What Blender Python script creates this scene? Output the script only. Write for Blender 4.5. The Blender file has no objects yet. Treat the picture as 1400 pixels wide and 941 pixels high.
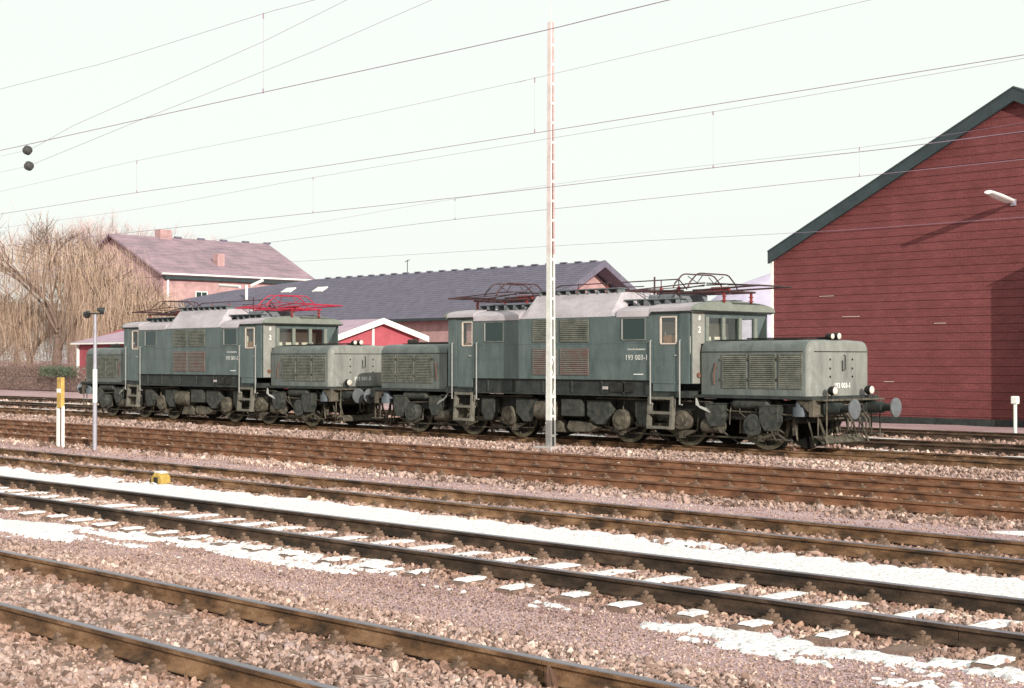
import bpy, bmesh, math, random
import numpy as np
from mathutils import Vector, Matrix
random.seed(7); rng = np.random.default_rng(7)
R = math.radians
sc = bpy.context.scene

# ------------------------------------------------------------------ camera
F = 2056.37; YAW = R(44.377); PITCH = R(0.607); H = 2.008
cam_d = bpy.data.cameras.new('camera'); cam = bpy.data.objects.new('camera', cam_d)
sc.collection.objects.link(cam); sc.camera = cam
cam.location = (0, 0, H); cam.rotation_euler = (R(90) + PITCH, 0, R(90) - YAW)
cam_d.sensor_width = 36; cam_d.lens = F / 1400 * 36; cam_d.clip_end = 6000; cam_d.clip_start = 0.1

# ------------------------------------------------------------------ sky, sun, exposure
SUN = Vector((-0.881, 0.3626, -0.3037)).normalized()        # direction the light travels
elev = math.asin(-SUN.z)
w = bpy.data.worlds.new('World'); sc.world = w; w.use_nodes = True
nt = w.node_tree; bg = nt.nodes['Background']
sky = nt.nodes.new('ShaderNodeTexSky'); sky.sky_type = 'NISHITA'; sky.sun_disc = False
sky.sun_elevation = elev; sky.sun_rotation = math.atan2(-SUN.x, -SUN.y)
sky.air_density = 1.0; sky.dust_density = 4.0; sky.ozone_density = 1.0
mx = nt.nodes.new('ShaderNodeMix'); mx.data_type = 'RGBA'; mx.inputs[0].default_value = 0.92
nt.links.new(sky.outputs[0], mx.inputs[6]); mx.inputs[7].default_value = (9.7, 10.15, 9.6, 1)   # thin bright winter haze
nt.links.new(mx.outputs[2], bg.inputs[0]); bg.inputs[1].default_value = 0.10
sl = bpy.data.lights.new('sun', 'SUN'); sl.energy = 4.9; sl.angle = R(0.5); sl.color = (1, .93, .84)
so = bpy.data.objects.new('sun', sl); sc.collection.objects.link(so)
so.rotation_euler = SUN.to_track_quat('-Z', 'Y').to_euler()
sc.view_settings.view_transform = 'Standard'; sc.view_settings.look = 'None'
sc.view_settings.exposure = 0.05; sc.view_settings.gamma = 1

# ------------------------------------------------------------------ helpers
def ray(x, y):
    u = (x - 700) / F; v = (470.5 - y) / F
    c, s = math.cos(PITCH), math.sin(PITCH)
    fz = c - v * s; fy = s + v * c
    return (-fz * math.cos(YAW) + u * math.sin(YAW), fz * math.sin(YAW) + u * math.cos(YAW), fy)
def at(x, y, Y):
    r = ray(x, y); k = Y / r[1]
    return Vector((r[0] * k, Y, H + r[2] * k))
def atx(x, y, X):
    r = ray(x, y); k = X / r[0]
    return Vector((X, r[1] * k, H + r[2] * k))

_cnt = {}
def link(o, parent=None):
    sc.collection.objects.link(o)
    if parent is not None: o.parent = parent
    return o
def tag(o, label=None, cat=None, group=None, kind=None):
    if label: o['label'] = label
    if cat: o['category'] = cat
    if group: o['group'] = group
    if kind: o['kind'] = kind
    return o
def empty(name, loc=(0, 0, 0), parent=None):
    o = bpy.data.objects.new(name, None); o.location = loc; o.empty_display_size = .2
    return link(o, parent)
def copy_tree(o, parent=None):
    c = o.copy(); link(c, parent)
    for ch in [q for q in bpy.data.objects if q.parent == o]: copy_tree(ch, c)
    return c

class MB:
    def __init__(s): s.v = []; s.f = []
    def add(s, vs, fs):
        n = len(s.v); s.v += [tuple(p) for p in vs]; s.f += [tuple(i + n for i in f) for f in fs]; return s
    def box(s, x0, x1, y0, y1, z0, z1):
        return s.add([(x0,y0,z0),(x1,y0,z0),(x1,y1,z0),(x0,y1,z0),(x0,y0,z1),(x1,y0,z1),(x1,y1,z1),(x0,y1,z1)],
                     [(0,3,2,1),(4,5,6,7),(0,1,5,4),(1,2,6,5),(2,3,7,6),(3,0,4,7)])
    def tube(s, pts, r, n=8, caps=True):
        pts = [Vector(p) for p in pts]
        rs = r if isinstance(r, (list, tuple)) else [r] * len(pts)
        vs = []; fs = []
        for i, p in enumerate(pts):
            d = (pts[min(i+1, len(pts)-1)] - pts[max(i-1, 0)]).normalized()
            a = Vector((0,0,1)) if abs(d.z) < .9 else Vector((1,0,0))
            u = d.cross(a).normalized(); w_ = d.cross(u)
            for k in range(n):
                t = 2 * math.pi * k / n
                vs.append(p + (u * math.cos(t) + w_ * math.sin(t)) * rs[i])
        for i in range(len(pts) - 1):
            for k in range(n):
                a0 = i*n+k; b0 = i*n+(k+1) % n
                fs.append((a0, b0, b0+n, a0+n))
        if caps:
            fs.append(tuple(range(n-1, -1, -1))); m = (len(pts)-1)*n; fs.append(tuple(range(m, m+n)))
        return s.add(vs, fs)
    def prism(s, poly, axis, a, b):
        """polygon in the two other axes, extruded along axis 0/1/2 from a to b"""
        n = len(poly); vs = []
        for c in (a, b):
            for p in poly:
                q = list(p); q.insert(axis, c); vs.append(q)
        return s.add(vs, [tuple(range(n)), tuple(range(2*n-1, n-1, -1))] + [(i, i+n, (i+1) % n+n, (i+1) % n) for i in range(n)])
    def ball(s, c, r, n=10, m=6, sz=1):
        vs = []; fs = []
        for j in range(m+1):
            ph = math.pi * j / m
            for k in range(n):
                t = 2*math.pi*k/n
                vs.append((c[0]+r*math.sin(ph)*math.cos(t), c[1]+r*math.sin(ph)*math.sin(t), c[2]+sz*r*math.cos(ph)))
        for j in range(m):
            for k in range(n):
                fs.append((j*n+k, (j+1)*n+k, (j+1)*n+(k+1) % n, j*n+(k+1) % n))
        return s.add(vs, fs)
    def build(s, name, mat, parent=None, smooth=None, bevel=0, loc=None):
        me = bpy.data.meshes.new(name); me.from_pydata(s.v, [], s.f); me.validate()
        bm = bmesh.new(); bm.from_mesh(me); bmesh.ops.recalc_face_normals(bm, faces=bm.faces); bm.to_mesh(me); bm.free()
        me.materials.append(mat)
        o = link(bpy.data.objects.new(name, me), parent)
        if loc: o.location = loc
        if bevel:
            b = o.modifiers.new('bevel', 'BEVEL'); b.width = bevel; b.segments = 2; b.limit_method = 'ANGLE'
        if smooth: me.shade_smooth(); me.set_sharp_from_angle(angle=R(smooth))
        return o

def mat(name, col, rough=.8, metal=0, var=.18, scale=6, bump=.0, col2=None, streak=None, spec=.3, fine=40):
    m = bpy.data.materials.new(name); m.use_nodes = True; t = m.node_tree; n = t.nodes; b = n['Principled BSDF']
    b.inputs['Roughness'].default_value = rough; b.inputs['Metallic'].default_value = metal
    b.inputs['Specular IOR Level'].default_value = spec
    tc = n.new('ShaderNodeTexCoord')
    no = n.new('ShaderNodeTexNoise'); no.inputs['Scale'].default_value = scale; no.inputs['Detail'].default_value = 8; no.inputs['Roughness'].default_value = .65
    if streak:
        mp = n.new('ShaderNodeMapping'); mp.inputs['Scale'].default_value = streak
        t.links.new(tc.outputs['Object'], mp.inputs[0]); t.links.new(mp.outputs[0], no.inputs['Vector'])
    else: t.links.new(tc.outputs['Object'], no.inputs['Vector'])
    cr = n.new('ShaderNodeValToRGB')
    c2 = col2 or tuple(min(1, c * (1 + var)) for c in col)
    c1 = tuple(c * (1 - var) for c in col)
    cr.color_ramp.elements[0].position = .32; cr.color_ramp.elements[0].color = (*c1, 1)
    cr.color_ramp.elements[1].position = .68; cr.color_ramp.elements[1].color = (*c2, 1)
    t.links.new(no.outputs[0], cr.inputs[0])
    # fine speckle
    n2 = n.new('ShaderNodeTexNoise'); n2.inputs['Scale'].default_value = fine; n2.inputs['Detail'].default_value = 4
    t.links.new(tc.outputs['Object'], n2.inputs['Vector'])
    mm = n.new('ShaderNodeMix'); mm.data_type = 'RGBA'; mm.blend_type = 'OVERLAY'; mm.inputs[0].default_value = .35
    t.links.new(cr.outputs[0], mm.inputs[6]); t.links.new(n2.outputs[0], mm.inputs[7])
    t.links.new(mm.outputs[2], b.inputs['Base Color'])
    if bump:
        bp = n.new('ShaderNodeBump'); bp.inputs['Strength'].default_value = 1; bp.inputs['Distance'].default_value = bump
        t.links.new(n2.outputs[0], bp.inputs['Height']); t.links.new(bp.outputs[0], b.inputs['Normal'])
    return m

M = {}
M['green'] = mat('weathered_green_paint', (.078,.112,.110), .42, var=.2, scale=3.2, streak=(1,1,.3), col2=(.12,.152,.15), bump=.002)
M['hood_end'] = mat('sunlit_dusty_hood_end', (.20,.208,.19), .45, var=.2, scale=3.5, col2=(.27,.275,.25), streak=(1,1,.3), bump=.002)  # dusty paint, lightened further to carry the sun on the hood ends
M['plate'] = mat('sun_lightened_paint', (.26,.26,.235), .5, var=.12, scale=4)  # body paint lightened: sunlight on the cab end put into the colour
M['hood'] = mat('dusty_green_paint', (.098,.118,.110), .42, var=.22, scale=3.5, col2=(.15,.168,.156), streak=(1,1,.3), bump=.002)
M['louvre'] = mat('louvre_paint', (.11,.125,.10), .65, var=.3, scale=5, col2=(.18,.18,.15))
M['red_louvre'] = mat('brake_dust_louvre', (.20,.125,.11), .75, var=.25, scale=5, col2=(.16,.16,.14))
M['slot'] = mat('louvre_slot', (.02,.022,.02), .9)
M['frame'] = mat('grimy_frame', (.022,.032,.032), .6, var=.4, scale=4, col2=(.05,.055,.05))
M['gear'] = mat('dusty_running_gear', (.04,.038,.03), .85, var=.5, scale=6, col2=(.15,.13,.098), bump=.004)
M['gear_dark'] = mat('shade_dark_running_gear', (.009,.012,.011), .6, var=.5, scale=5, col2=(.032,.030,.025), bump=.003)  # gear colours lowered to deepen the shade beneath the locomotives
M['gear_blue'] = mat('grey_green_casing', (.022,.034,.034), .65, var=.4, scale=7, col2=(.075,.075,.062), bump=.004)
M['roof'] = mat('pale_roof_paint', (.40,.365,.385), .75, var=.2, scale=3, streak=(.5,1,1))
M['roofdark'] = mat('roof_grey', (.16,.17,.185), .7, var=.25, scale=4)
M['visor'] = mat('cab_roof_end', (.19,.205,.175), .6, var=.15, scale=3)
M['board'] = mat('walkway_board', (.13,.15,.155), .8, var=.3, scale=8)
M['blackmetal'] = mat('black_iron', (.03,.032,.032), .55, var=.3)
M['panto'] = mat('dark_pantograph', (.045,.035,.035), .6, var=.4, col2=(.10,.045,.045))
M['panto_red'] = mat('red_pantograph', (.40,.028,.06), .5, var=.2)
M['insul'] = mat('brown_red_insulator', (.20,.03,.028), .3, var=.2)
M['white'] = mat('white_paint', (.80,.80,.76), .5, var=.06)
M['bulk'] = mat('cab_lining', (.78,.72,.62), .7, var=.08)
M['oldwhite'] = mat('worn_white_lettering', (.52,.53,.50), .7, var=.2, scale=12)
M['cream'] = mat('cream_trim', (.62,.52,.44), .6, var=.12)
M['wood'] = mat('cab_wood', (.24,.13,.07), .6, var=.25)
M['hand'] = mat('pale_handrail', (.36,.36,.34), .45, metal=.2, var=.1)
M['hand2'] = mat('dusty_step_iron', (.14,.132,.108), .8, var=.3, scale=8)
M['silver'] = mat('silver_casing', (.09,.105,.12), .5, metal=.1, var=.2)
M['bufface'] = mat('buffer_face', (.15,.16,.17), .45, metal=.3, var=.2)
M['tyre'] = mat('wheel_rim', (.12,.105,.07), .5, metal=.3, var=.3)
M['rail_side'] = mat('rusty_rail', (.16,.085,.045), .85, var=.35, scale=3, streak=(.3,1,1), col2=(.25,.135,.07), bump=.002)
M['rail_dark'] = mat('dark_rusty_rail', (.085,.06,.04), .8, var=.35, scale=3, streak=(.3,1,1), col2=(.14,.085,.05), bump=.002)
M['rail_orange'] = mat('orange_rusty_rail', (.27,.125,.055), .9, var=.3, scale=3, streak=(.3,1,1), col2=(.36,.17,.08), bump=.002)
M['railhead'] = mat('worn_rail_head', (.22,.20,.225), .38, metal=.6, var=.2, scale=3, streak=(.2,1,1))
M['railhead_rust'] = mat('rusty_rail_head', (.12,.07,.045), .7, metal=.1, var=.25)
M['chair'] = mat('rusty_fastening', (.24,.15,.085), .9, var=.35, scale=10, bump=.004, col2=(.33,.21,.13))
M['sleeper'] = mat('dusty_sleeper', (.22,.15,.12), .95, var=.25, scale=4, streak=(1,.3,1), bump=.006)
M['redwall'] = mat('dark_red_board', (.165,.046,.047), .85, var=.1, scale=.8, col2=(.195,.058,.058), bump=.012, fine=16)
def add_brick(m, sx, sz, dark):
    t = m.node_tree; n = t.nodes; b = n['Principled BSDF']; src = b.inputs['Base Color'].links[0].from_socket
    tc = n.new('ShaderNodeTexCoord'); sp = n.new('ShaderNodeSeparateXYZ'); cb = n.new('ShaderNodeCombineXYZ')
    t.links.new(tc.outputs['Object'], sp.inputs[0]); t.links.new(sp.outputs[0], cb.inputs[0]); t.links.new(sp.outputs[2], cb.inputs[1])
    br = n.new('ShaderNodeTexBrick'); br.inputs['Scale'].default_value = 1; br.inputs['Brick Width'].default_value = sx; br.inputs['Row Height'].default_value = sz; br.inputs['Mortar Size'].default_value = .006
    br.inputs['Color1'].default_value = (.88,.88,.88,1); br.inputs['Color2'].default_value = (1.06,1.06,1.06,1); br.inputs['Mortar'].default_value = (dark,dark,dark,1)
    t.links.new(cb.outputs[0], br.inputs['Vector'])
    mm = n.new('ShaderNodeMix'); mm.data_type = 'RGBA'; mm.blend_type = 'MULTIPLY'; mm.inputs[0].default_value = 1
    t.links.new(src, mm.inputs[6]); t.links.new(br.outputs[0], mm.inputs[7]); t.links.new(mm.outputs[2], b.inputs['Base Color'])
add_brick(M['redwall'], .28, .0945, .72)
M['barge'] = mat('dark_green_barge', (.036,.052,.056), .6, var=.2, scale=2)
M['whitetube'] = mat('white_tube', (.85,.85,.82), .3, var=.03)
M['shedred'] = mat('bright_red_wall', (.38,.085,.105), .8, var=.12, scale=2)
M['shedroof'] = mat('pink_grey_roof', (.40,.29,.35), .9, var=.12, scale=2)
M['slate'] = mat('purple_slate', (.135,.125,.165), .85, var=.16, scale=1.5, bump=.01, fine=12)
M['tileroof'] = mat('old_pink_tile', (.265,.205,.235), .9, var=.22, scale=.5, bump=.01, fine=10, col2=(.36,.25,.29))
M['pinkbrick'] = mat('pink_brick', (.42,.265,.26), .9, var=.25, scale=1.2, fine=14, bump=.005)
M['gutter'] = mat('white_gutter', (.75,.76,.72), .5, var=.05)
M['bark'] = mat('willow_bark', (.18,.125,.10), .95, var=.3, scale=3, bump=.01)
M['strand'] = mat('yellow_willow_twig', (.52,.37,.23), .9, var=.28, scale=.5, col2=(.62,.46,.38))
M['twig'] = mat('pinkish_bare_twig', (.55,.42,.40), .9, var=.25, scale=.5)
M['hedge'] = mat('brown_winter_hedge', (.19,.13,.11), .95, var=.35, scale=.8, col2=(.25,.17,.15))
M['ivy'] = mat('green_ivy', (.085,.12,.075), .8, var=.3)
M['postwhite'] = mat('white_lamp_post', (.72,.80,.70), .5, var=.06)
M['postgrey'] = mat('galvanised_post', (.36,.35,.40), .5, metal=.2, var=.1)
M['mast'] = mat('white_mast_steel', (.68,.68,.64), .6, var=.14, scale=5)
M['mastpink'] = mat('pink_primer_steel', (.66,.58,.56), .7, var=.15, scale=3)
M['mastgrey'] = mat('grey_mast_foot', (.24,.24,.23), .8, var=.2)
M['concrete'] = mat('concrete', (.42,.37,.36), .9, var=.15, bump=.004)
M['yellow'] = mat('yellow_paint', (.42,.28,.07), .7, var=.25, scale=12)
M['yellowbrown'] = mat('faded_yellow_board', (.50,.33,.10), .7, var=.25, scale=8)
M['cop'] = mat('contact_copper', (.30,.22,.29), .6, var=.1)
M['porcelain'] = mat('dark_porcelain', (.06,.06,.06), .25, var=.2)
M['hill'] = mat('haze_tinted_hillside', (.52,.47,.59), 1, var=.06, scale=.02, fine=.2)  # pale lilac of distant haze put into the hill colour
M['lampglass'] = mat('milky_lamp_lens', (.62,.56,.50), .15, var=.03)
M['rust'] = mat('rust_patch', (.17,.085,.06), .9, var=.3)
def glass_mat(name, tint, rough=.08):
    m = bpy.data.materials.new(name); m.use_nodes = True; b = m.node_tree.nodes['Principled BSDF']
    b.inputs['Base Color'].default_value = (*tint, 1); b.inputs['Roughness'].default_value = rough
    b.inputs['Specular IOR Level'].default_value = .5
    return m
M['darkglass'] = glass_mat('dark_green_window', (.012,.03,.028))
m = bpy.data.materials.new('clear_cab_glass'); m.use_nodes = True; t = m.node_tree
g1 = t.nodes.new('ShaderNodeBsdfTransparent'); g1.inputs[0].default_value = (.95,.96,.94,1)
g2 = t.nodes.new('ShaderNodeBsdfGlossy'); g2.inputs['Roughness'].default_value = .05
gm = t.nodes.new('ShaderNodeMixShader'); gm.inputs[0].default_value = .07; t.links.new(g1.outputs[0], gm.inputs[1]); t.links.new(g2.outputs[0], gm.inputs[2])
t.links.new(gm.outputs[0], t.nodes['Material Output'].inputs[0]); M['glass'] = m

# ------------------------------------------------------------------ terrain height and noise
_g = rng.random((256, 256))
def vnoise(x, y, s):
    x = np.asarray(x, float) / s + 1000; y = np.asarray(y, float) / s + 1000
    xi = np.floor(x).astype(int); yi = np.floor(y).astype(int); fx = x - xi; fy = y - yi
    fx = fx*fx*(3-2*fx); fy = fy*fy*(3-2*fy)
    a = _g[xi % 256, yi % 256]; b = _g[(xi+1) % 256, yi % 256]; c = _g[xi % 256, (yi+1) % 256]; d = _g[(xi+1) % 256, (yi+1) % 256]
    return (a*(1-fx)+b*fx)*(1-fy)+(c*(1-fx)+d*fx)*fy
TRACKS = [ # name, near rail, far rail, side mat, head mat, sleeper top, label
 ('A', 5.68, 7.25, 'rail_side', 'railhead', 'nearest railway track with shiny rail heads on pale stone ballast'),
 ('B', 10.41, 11.92, 'rail_dark', 'railhead', 'railway track with snow lying on its sleepers'),
 ('C', 14.28, 15.71, 'rail_side', 'railhead', 'third railway track, between the long snow strip and the pink cinder path'),
 ('D', 19.05, 20.53, 'rail_orange', 'railhead_rust', 'rusty railway track just beyond the pink cinder path'),
 ('E', 21.94, 23.30, 'rail_orange', 'railhead_rust', 'rusty orange railway track closest in front of the locomotives'),
 ('F', 27.67, 29.17, 'rail_side', 'railhead_rust', 'railway track that carries the two green locomotives'),
 ('G', 32.1, 33.6, 'rail_dark', 'railhead_rust', 'railway track directly behind the locomotives'),
 ('H', 37.3, 38.8, 'rail_dark', 'railhead_rust', 'farthest railway track, along the foot of the red building'),
]
def bed(y):
    """1 inside stone ballast, 0 on the fine cinder paths"""
    y = np.asarray(y, float); r = np.zeros_like(y)
    for (a, b) in ((2.2, 8.35), (10.05, 12.55), (13.6, 16.45), (18.35, 24.0), (25.4, 30.3), (31.0, 34.5), (36.4, 39.7)):
        r = np.maximum(r, np.clip(np.minimum(y - a, b - y) / .35 + .5, 0, 1))
    return r
def ground_z(x, y):
    b = bed(y)
    z = -.205 + .03*b + (vnoise(x, y, 1.3)-.5)*.035 + (vnoise(x, y, .35)-.5)*.03*(.3+.7*b)
    z = z + np.where((y > 25.2) & (y < 26.9), .10*np.clip(1-abs(y-26.1)/.8, 0, 1), 0)
    return z

# ------------------------------------------------------------------ ground sheet
def ground_material():
    m = bpy.data.materials.new('stony_ground'); m.use_nodes = True; t = m.node_tree; n = t.nodes; b = n['Principled BSDF']
    b.inputs['Roughness'].default_value = .95; b.inputs['Specular IOR Level'].default_value = .15
    ge = n.new('ShaderNodeNewGeometry')
    at_ = n.new('ShaderNodeAttribute'); at_.attribute_name = 'zone'
    def ramp(fac, stops):
        c = n.new('ShaderNodeValToRGB'); e = c.color_ramp.elements
        e[0].position, e[0].color = stops[0][0], (*stops[0][1], 1); e[1].position, e[1].color = stops[-1][0], (*stops[-1][1], 1)
        for p, q in stops[1:-1]: k = e.new(p); k.color = (*q, 1)
        t.links.new(fac, c.inputs[0]); return c.outputs[0]
    v = n.new('ShaderNodeTexVoronoi'); v.inputs['Scale'].default_value = 22; t.links.new(ge.outputs['Position'], v.inputs['Vector'])
    sp = n.new('ShaderNodeSeparateColor'); t.links.new(v.outputs['Color'], sp.inputs[0])
    stone = ramp(sp.outputs[0], [(0, (.24,.16,.13)), (.5, (.36,.25,.21)), (1, (.52,.39,.33))])
    f = n.new('ShaderNodeTexNoise'); f.inputs['Scale'].default_value = 55; f.inputs['Detail'].default_value = 3; t.links.new(ge.outputs['Position'], f.inputs['Vector'])
    mp = n.new('ShaderNodeMapping'); mp.inputs['Scale'].default_value = (.35, 1.4, 1); t.links.new(ge.outputs['Position'], mp.inputs[0])
    l = n.new('ShaderNodeTexNoise'); l.inputs['Scale'].default_value = .9; l.inputs['Detail'].default_value = 6; t.links.new(mp.outputs[0], l.inputs['Vector'])
    cind = ramp(f.outputs[0], [(.3, (.27,.16,.16)), (.5, (.42,.27,.275)), (.72, (.58,.44,.43))])
    pale = ramp(l.outputs[0], [(.33, (.30,.18,.19)), (.62, (.56,.41,.41))])
    m1 = n.new('ShaderNodeMix'); m1.data_type = 'RGBA'; m1.inputs[0].default_value = .5
    t.links.new(cind, m1.inputs[6]); t.links.new(pale, m1.inputs[7])
    m2 = n.new('ShaderNodeMix'); m2.data_type = 'RGBA'
    t.links.new(at_.outputs['Fac'], m2.inputs[0]); t.links.new(m1.outputs[2], m2.inputs[6]); t.links.new(stone, m2.inputs[7])
    t.links.new(m2.outputs[2], b.inputs['Base Color'])
    bp = n.new('ShaderNodeBump'); bp.inputs['Distance'].default_value = .03; bp.inputs['Strength'].default_value = .8
    t.links.new(v.outputs['Distance'], bp.inputs['Height'])
    t.links.new(bp.outputs[0], b.inputs['Normal'])
    return m
xs = np.concatenate([[-3000,-1500,-800,-400,-250,-180,-140], np.arange(-120,-46,1.0), np.arange(-46,-2,.13), np.arange(-2,40,2.0), [80,200,500,1500,3000]])
ys = np.concatenate([[-3000,-1000,-300,-80,-20,-5,0], np.arange(1.5,19,.1), np.arange(19,45,.3), np.arange(46,70,3.0), [80,100,140,200,350,700,1500,3000]])
XX, YY = np.meshgrid(xs, ys)
ZZ = ground_z(XX, YY)
ZZ = np.where((XX < -120) | (YY > 60) | (YY < 0), -.2, ZZ)
me = bpy.data.meshes.new('ground'); nx, ny = len(xs), len(ys)
idx = np.arange(nx*ny).reshape(ny, nx)
q = np.stack([idx[:-1,:-1], idx[:-1,1:], idx[1:,1:], idx[1:,:-1]], -1).reshape(-1, 4)
me.from_pydata(np.stack([XX, YY, ZZ], -1).reshape(-1, 3).tolist(), [], q.tolist()); me.shade_smooth()
za = me.attributes.new('zone', 'FLOAT', 'POINT'); za.data.foreach_set('value', bed(YY).reshape(-1).astype(np.float32))
me.materials.append(ground_material())
ground = link(bpy.data.objects.new('ground', me)); tag(ground, kind='structure')

# ------------------------------------------------------------------ snow sheets
def snow_material():
    m = bpy.data.materials.new('old_snow'); m.use_nodes = True; t = m.node_tree; b = t.nodes['Principled BSDF']
    b.inputs['Roughness'].default_value = .7; b.inputs['Base Color'].default_value = (.86,.87,.86,1)
    ge = t.nodes.new('ShaderNodeNewGeometry'); f = t.nodes.new('ShaderNodeTexNoise'); f.inputs['Scale'].default_value = 25; f.inputs['Detail'].default_value = 6
    t.links.new(ge.outputs['Position'], f.inputs['Vector'])
    c = t.nodes.new('ShaderNodeValToRGB'); c.color_ramp.elements[0].position = .36; c.color_ramp.elements[0].color = (.60,.54,.53,1)
    c.color_ramp.elements[1].position = .52; c.color_ramp.elements[1].color = (.86,.86,.855,1)
    t.links.new(f.outputs[0], c.inputs[0]); t.links.new(c.outputs[0], b.inputs['Base Color'])
    bp = t.nodes.new('ShaderNodeBump'); bp.inputs['Distance'].default_value = .028; t.links.new(f.outputs[0], bp.inputs['Height']); t.links.new(bp.outputs[0], b.inputs['Normal'])
    return m
M['snow'] = snow_material()
def strip_mask(x, y):       # the long strip between the second and third track
    c = 13.06 + (vnoise(x, 3, 6)-.5)*.10
    half = .80 + (vnoise(x, 9, 2.5)-.5)*.14
    return half - abs(y - c) + (vnoise(x, y, .22)-.5)*.22 + (vnoise(x, y, .07)-.5)*.26 - .10*np.clip((vnoise(x*.5, y, .9)-.74)*12, 0, 3)
def verge_mask(x, y):       # broken patches on the cinder path in front of the second track
    c = np.interp(-x, [4, 7, 9, 12, 14, 16, 19, 24], [9.75, 9.50, 9.65, 9.85, 9.62, 9.35, 9.30, 9.45])
    half = np.interp(-x, [3, 5, 7, 8, 9.5, 11, 12.5, 14, 16, 19, 22, 27], [.0, .03, .0, -.10, -.06, .0, .12, .16, .30, .32, .16, .0])
    return half - abs(y-c)*.8 + (vnoise(x*.45+40, y*2.0, .9)-.5)*.85 + (vnoise(x*.5, y*1.4, .25)-.5)*.60 + (vnoise(x, y, .06)-.5)*.55 - .04
def snow_field(name, x0, x1, y0, y1, rx, ry, maskfn, lift=.35):
    gx = np.arange(x0, x1, rx); gy = np.arange(y0, y1, ry); X, Y = np.meshgrid(gx, gy); k = maskfn(X, Y)
    Z = ground_z(X, Y) + np.clip(k*lift, -.05, lift*.12)
    id_ = np.arange(X.size).reshape(X.shape)
    ok = (k[:-1,:-1] > -.06) | (k[1:,1:] > -.06)
    qq = np.stack([id_[:-1,:-1], id_[:-1,1:], id_[1:,1:], id_[1:,:-1]], -1)[ok]
    used, inv = np.unique(qq, return_inverse=True)
    P = np.stack([X, Y, Z], -1).reshape(-1, 3)[used]
    me = bpy.data.meshes.new(name); me.from_pydata(P.tolist(), [], inv.reshape(-1, 4).tolist()); me.shade_smooth(); me.materials.append(M['snow'])
    return link(bpy.data.objects.new(name, me))
s1 = snow_field('snow_strip', -75, -3, 12.1, 14.15, .04, .035, strip_mask, .5)
tag(s1, 'long unbroken strip of white snow lying between the second and third track', 'snow', kind='stuff')
s2 = snow_field('snow_patches', -32, -2.5, 8.6, 10.4, .035, .03, verge_mask, .25)
tag(s2, 'broken thin snow patches on the cinders in front of the snowy sleepers', 'snow', kind='stuff')
def path_mask(x, y): return (vnoise(x*1.0, y*4, 3.0)-.80)*1.5 + (vnoise(x, y, .3)-.5)*.12
s3 = snow_field('snow_remnants', -60, -8, 16.8, 18.2, .06, .05, path_mask)
tag(s3, 'small thin snow remnants on the pink path beyond the third track', 'snow', kind='stuff')
def far_mask(x, y): return .75 - abs(y-35.4)*.7 + (vnoise(x, y, 1.5)-.5)*.5 + (vnoise(x, y, .3)-.5)*.2
s4 = snow_field('distant_snow_strip', -110, -6, 34.4, 36.6, .3, .15, far_mask)
tag(s4, 'snow strip between the two farthest tracks behind the locomotives', 'snow', kind='stuff')
def far_mask2(x, y): return .60 - abs(y-41.0)*.5 + (vnoise(x, y, 1.8)-.5)*.5 + (vnoise(x, y, .4)-.5)*.2
s5 = snow_field('wall_foot_snow', -110, -6, 39.9, 42.1, .3, .15, far_mask2)
tag(s5, 'snow strip beyond the farthest track, near the foot of the red building', 'snow', kind='stuff')
def far_mask3(x, y): return .38 - abs(y-30.9)*.6 + (vnoise(x, y, 1.2)-.5)*.4 + (vnoise(x, y, .3)-.5)*.2
s6 = snow_field('six_foot_snow', -110, -8, 30.2, 31.6, .25, .12, far_mask3)
tag(s6, 'thin snow strip just behind the rails under the locomotives', 'snow', kind='stuff')

# ------------------------------------------------------------------ loose stones (instanced by geometry nodes)
def stone_material():
    m = bpy.data.materials.new('ballast_stone'); m.use_nodes = True; t = m.node_tree; n = t.nodes; b = n['Principled BSDF']
    b.inputs['Roughness'].default_value = .92; b.inputs['Specular IOR Level'].default_value = .2
    a = n.new('ShaderNodeAttribute'); a.attribute_type = 'INSTANCER'; a.attribute_name = 'tint'
    c = n.new('ShaderNodeValToRGB'); e = c.color_ramp.elements
    e[0].color = (.13,.088,.07,1); e[1].color = (.67,.57,.49,1)
    for p, q in ((.2,(.28,.19,.158)), (.45,(.39,.275,.235)), (.65,(.47,.345,.295)), (.8,(.34,.26,.25)), (.9,(.58,.45,.39))): k = e.new(p); k.color = (*q, 1)
    t.links.new(a.outputs['Fac'], c.inputs[0])
    tc = n.new('ShaderNodeTexCoord'); f = n.new('ShaderNodeTexNoise'); f.inputs['Scale'].default_value = 2.5; f.inputs['Detail'].default_value = 5
    t.links.new(tc.outputs['Object'], f.inputs['Vector'])
    mm = n.new('ShaderNodeMix'); mm.data_type = 'RGBA'; mm.blend_type = 'OVERLAY'; mm.inputs[0].default_value = .5
    a2 = n.new('ShaderNodeAttribute'); a2.attribute_type = 'INSTANCER'; a2.attribute_name = 'rust'
    m0 = n.new('ShaderNodeMix'); m0.data_type = 'RGBA'; m0.blend_type = 'MULTIPLY'; m0.inputs[7].default_value = (.78,.63,.52,1)
    t.links.new(a2.outputs['Fac'], m0.inputs[0]); t.links.new(c.outputs[0], m0.inputs[6])
    t.links.new(m0.outputs[2], mm.inputs[6]); t.links.new(f.outputs[0], mm.inputs[7]); t.links.new(mm.outputs[2], b.inputs['Base Color'])
    return m
M['stone'] = stone_material()
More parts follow.
